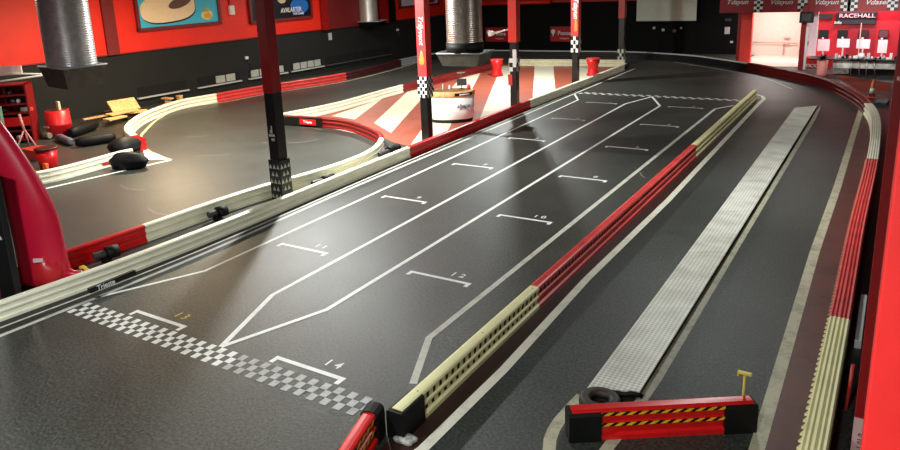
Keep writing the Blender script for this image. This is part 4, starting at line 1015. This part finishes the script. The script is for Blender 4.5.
# post with loudspeaker
a = yp(798.5, 60, 38.0); b = yp(806, 60, 38.0)
k = empty('column', ((a.x+b.x)/2, 38.0, 0), label='slim dark red post right of the lit doorway, carrying a black loudspeaker', cat='column')
hw = (b.x-a.x)/2; bm = bmesh.new(); box(bm, -hw, hw*.4, -.1, .1, 0, zf+.3, bev=.01); link('shaft', bm, COLRED, k)
bm = bmesh.new(); box(bm, hw*.4, hw, -.08, .08, 0, zf*.75); link('white_strip', bm, WHITE, k)
t = empty('loudspeaker', (0, 37.5, 0), label='black loudspeaker hanging beside the slim dark red post', cat='loudspeaker')
recep(799, 12, 814, 23, 37.6, .3, BLACKP, 'cabinet', t, .02)
recep(801.5, 14, 811, 21, 37.58, .02, DGREY, 'grille', t)
# white panel with two black squares
t = empty('white_partition', (0, 40.0, 0), label='tall white partition panel with two small black squares next to the slim post', cat='partition')
recep(803, 11, 819, 66, 40.0, .1, mat('lilac_white', (244, 232, 240), .5), 'panel', t)
for y0 in (34.5, 41): recep(804, y0, 808.5, y0+4.5, 39.97, .03, BLACKP, 'black_square', t)
# red reception wall
rw = empty('wall_reception', (0, 41.6, 0), kind='structure')
RW = mat('reception_red', (212, 22, 44), .5, var=.06)
bm = bmesh.new(); a = yp(818, 30, 41.6); box(bm, a.x, XR, 0, .2, 0, CEIL); link('panel', bm, RW, rw)
recep(845, 10, 878, 62, 41.55, .05, mat('reception_dark_red', (168, 16, 36), .5), 'dark_panel', rw)
t = empty('menu_board', (0, 41.4, 0), label='dark grey menu board with pink lettering on the red reception wall', cat='board')
recep(835, 12, 877, 24.5, 41.4, .13, mat('board_grey', (44, 38, 46), .5), 'board', t, .02)
v = yp(857, 15.8, 41.35); text('board_lettering', 'RACEHALL', .27, FRONT(v.x, v.y-41.4-.01, v.z), mat('pink_letters', (250, 200, 210), .5), t, squash=1.15, ext=.01)
v = yp(838, 22.6, 41.35); text('board_small_lettering', 'Info', .2, FRONT(v.x, v.y-41.4-.01, v.z), WHITE, t)
recep(817, 14, 833, 19, 41.45, .08, DGREY, 'side_bar', t)
for (x0, x1, lb, m_) in ((818, 829, 'leftmost dark wall screen of the four on the reception wall', BLACKP), (837, 848, 'second dark wall screen from the left on the reception wall', BLACKP), (858, 869, 'third dark wall screen from the left on the reception wall', mat('dark_maroon_screen', (60, 20, 28), .4)), (878, 889, 'rightmost grey wall screen of the four on the reception wall', mat('grey_maroon_screen', (110, 60, 70), .4))):
    t = empty('wall_screen', (0, 41.4, 0), label=lb, cat='screen', group=None)
    recep(x0, 30, x1, 38, 41.4, .08, BLACKP, 'bezel', t, .01)
    recep(x0+.7, 30.7, x1-.7, 37.3, 41.385, .02, m_, 'display', t)
# lower red box with white text
t = empty('red_counter', (0, 38.6, 0), label='low red counter block with white lettering below the white partition', cat='counter')
a = yp(803, 57.5, 38.6); b = yp(832, 57.5, 38.6)
bm = bmesh.new(); box(bm, a.x, b.x, 0, .8, 0, a.z, bev=.01); link('body', bm, mat('counter_red', (206, 18, 26), .45), t)
text('counter_lettering', 'TICK', .22, FRONT(yp(811, 66, 38.55).x, -.01, yp(811, 66, 38.55).z), WHITE, t)
# dark plant on a pale stand
v = yp(821.5, 75, 36.0); 
t = empty('plant_stand', (v.x, 36.0, 0), label='dark bushy plant on a pale pink pedestal in front of the red counter', cat='plant')
zt = yp(821, 60, 36.0).z
bm = bmesh.new(); lathe(bm, [(.26, 0), (.20, .1), (.22, zt)], 16); link('pedestal', bm, mat('pale_pink_pedestal', (236, 150, 140), .5), t)
random.seed(6); bm = bmesh.new()
for i in range(60):
    th = random.uniform(0, 2*PI); el = random.uniform(-.1, 1.3); L = random.uniform(.22, .38)
    d3 = Vector((math.cos(th)*math.cos(el), math.sin(th)*math.cos(el), math.sin(el)*.8)); s3 = Vector((-math.sin(th), math.cos(th), 0))*.045
    o0 = Vector((0, 0, zt+.02)); bm.faces.new([bm.verts.new(x) for x in (o0, o0+d3*L*.5+s3, o0+d3*L, o0+d3*L*.5-s3)])
link('foliage', bm, mat('dark_brown_leaf', (58, 44, 40), .6, var=.3), t, recalc=False)
# main counter
CYY = 36.4
a = yp(834, 57, CYY); b = yp(899, 64, CYY); ztop = (a.z+b.z)/2+.05; zlow = .30
t = empty('reception_counter', (0, CYY, 0), label='long dark reception counter with grey patterned front at the far right', cat='counter')
x1_ = b.x+2.2
bm = bmesh.new(); box(bm, a.x, x1_, .0, .8, zlow, ztop-.06); link('front_panel', bm, mat('grey_stone_print', (190, 190, 180), .5, var=.6, scale=3), t)
bm = bmesh.new(); box(bm, a.x-.95, x1_, -.12, .9, ztop-.06, ztop, bev=.01); link('worktop', bm, mat('black_worktop', (30, 32, 32), .3), t)
bm = bmesh.new(); box(bm, a.x+.1, x1_, .25, .8, 0, zlow); link('plinth', bm, mat('dark_plinth', (44, 20, 20), .6), t)
# cluttered shelf at left end below counter
bm = bmesh.new(); box(bm, a.x, a.x+.62, .02, .25, .04, zlow, bev=.01); link('speckled_crate', bm, mat('speckled_grey', (120, 116, 112), .6, var=.8, scale=14), t)
# monitors on counter
for (x0, x1, y0, y1, lb) in ((817, 830, 39.5, 51, 'leftmost white-backed monitor on the reception counter'), (836.5, 850, 39, 47.5, 'second white-backed monitor from the left on the reception counter'),
                        (856, 870.5, 39.5, 48.5, 'third white-backed monitor from the left on the reception counter'), (877, 888, 40, 53, 'rightmost white-backed monitor on the reception counter')):
    Ym = CYY+.55; a2 = yp(x0, y1, Ym); b2 = yp(x1, y0, Ym)
    t = empty('monitor', ((a2.x+b2.x)/2, Ym, ztop), label=lb, cat='monitor'); hw = (b2.x-a2.x)/2
    bm = bmesh.new(); box(bm, -hw, hw, 0, .05, a2.z-ztop, b2.z-ztop, bev=.01); link('back_panel', bm, mat('pinkish_white_plastic', (250, 214, 220), .5), t)
    bm = bmesh.new(); box(bm, -.03, .03, .02, .06, 0, a2.z-ztop+.05); box(bm, -.15, .15, -.08, .15, 0, .02); link('stand', bm, GREYP, t)
    bm = bmesh.new(); lathe(bm, [(.04, 0), (.05, .04), (.03, .09)], 10, 0, Matrix.Translation((-.05, .02, b2.z-ztop))); link('webcam', bm, WHITE, t)
a2 = yp(863, 37, CYY+.6); bm = bmesh.new(); box(bm, -.015, .015, -.015, .015, 0, 1.5); lathe(bm, [(.12, 0), (.12, .02), (.02, .03)], 12); o = tag(link('thin_pole', bm, mat('pinkish_pole', (220, 170, 160), .5)), 'thin pale upright pole on the reception counter in front of the menu board', 'pole'); o.location = (a2.x-.1, CYY+.35, ztop)
# clutter on counter
random.seed(12); xs = yp(836, 55, CYY).x
for i in range(26):
    x_ = xs+i*.135+random.uniform(-.02, .02); s_ = random.uniform(.04, .055); bm = bmesh.new(); h_ = random.uniform(.08, .26)
    kk = i % 3
    if kk == 0: box(bm, -s_, s_, -s_, s_, 0, h_, bev=.006)
    elif kk == 1: lathe(bm, [(s_, 0), (s_, h_*.7), (s_*.4, h_)], 10)
    else: box(bm, -s_*1.1, s_*1.1, -.08, .08, 0, h_*.5, bev=.006)
    cn = ['grey', 'black', 'white'][(i*7//3) % 3]
    o = tag(link('counter_item', bm, [GREYP, BLACKP, WHITE][(i*7//3) % 3]), 'small %s item in the clutter along the top of the reception counter' % cn, 'desk item', 'clutter on the reception counter, %s' % cn)
    o.location = (x_, CYY+.15, ztop)
# stool and box fronts before the counter
for i, (px, lb) in enumerate(((855, 'left chrome-legged stool in front of the reception counter'), (864, 'right chrome-legged stool in front of the reception counter'))):
    v = fp(px+(4 if i else -3), 80); t = empty('stool', (v.x, CYY-.55, 0), label=lb, cat='stool')
    for sx in (-1, 1):
        for sy in (-1, 1):
            bm = bmesh.new(); tube(bm, [(sx*.17+.06, sy*.15, 0), (sx*.12, sy*.1, .70)], .016, 6); link('leg', bm, mat('chrome', (190, 184, 184), .3, .8), t)
    bm = bmesh.new(); lathe(bm, [(.18, .70), (.20, .73), (.18, .78)], 16); link('seat', bm, BLACK, t)
v = yp(861, 57, CYY-.1); t = bmesh.new(); lathe(t, [(.001, -.13), (.1, -.1), (.14, 0), (.1, .12), (.001, .14)], 14); o = tag(link('white_helmet', t, WHITE), 'small white helmet on the edge of the reception counter', 'helmet'); o.location = (v.x, CYY+.0, ztop+.13)
# traffic cone
v = fp(871.5, 97.5); t = empty('traffic_cone', (v.x, v.y, 0), label='slim orange and white traffic cone behind the right-hand bend', cat='traffic cone')
PK = mat('cone_orange', (240, 120, 84), .5)
bm = bmesh.new(); box(bm, -.15, .15, -.15, .15, 0, .03, bev=.01); link('base', bm, PK, t)
bm = bmesh.new(); lathe(bm, [(.11, .03), (.02, .66)], 18); cn_ = link('cone', bm, PK, t)
bm = bmesh.new(); lathe(bm, [(.092, .16), (.068, .34)], 18); link('white_band', bm, WHITE, t)
# dark floor fittings by the cone
v = fp(880, 104); bm = bmesh.new(); prism(bm, [(v.x-.15, v.y-.3), (v.x+.2, v.y-.3), (v.x+.25, v.y+.5), (v.x-.1, v.y+.4)], 0, .1); tag(link('grey_floor_box', bm, mat('blue_grey_box', (120, 128, 132), .6, var=.4)), 'low blue-grey box on the floor behind the traffic cone bend', 'box')

t = empty('added_strip_spot', (-1.2, 33.6, 0), label='added slim strip lamp brightening the reception counter, unseen above the frame', cat='ceiling lamp')  # invented housing and hangers for the added counter light
bm = bmesh.new(); box(bm, -1.6, 1.6, -.10, .04, 3.66, 3.78, bev=.01); link('housing', bm, BLACKP, t)
for x_ in (-1.3, 1.3):
    bm = bmesh.new(); box(bm, x_-.02, x_+.02, -.05, -.01, 3.77, CEIL-.002); link('hanger', bm, BLACKP, t)
# ------------------------------------------------------------------ high-bay lamp fixtures, most of them for added fill lamps
for i, (x, y, z, s, e, c) in enumerate(BAYS_AND_FILL):
    t = empty('bay_and_fill_lamp', (x, y, 0), label='round high-bay lamp above the frame, two inferred and the rest added for fill', cat='ceiling lamp', group='high-bay ceiling lamps')
    bm = bmesh.new(); lathe(bm, [(.42, z-.26), (.40, z-.1), (.15, z+.1), (.12, z+.25), (.02, z+.27), (.02, CEIL-.002)], 24); link('reflector', bm, GREYP, t)
    bm = bmesh.new(); lathe(bm, [(.36, z-.275), (.36, z-.27)], 24); link('diffuser', bm, LAMP_E, t)
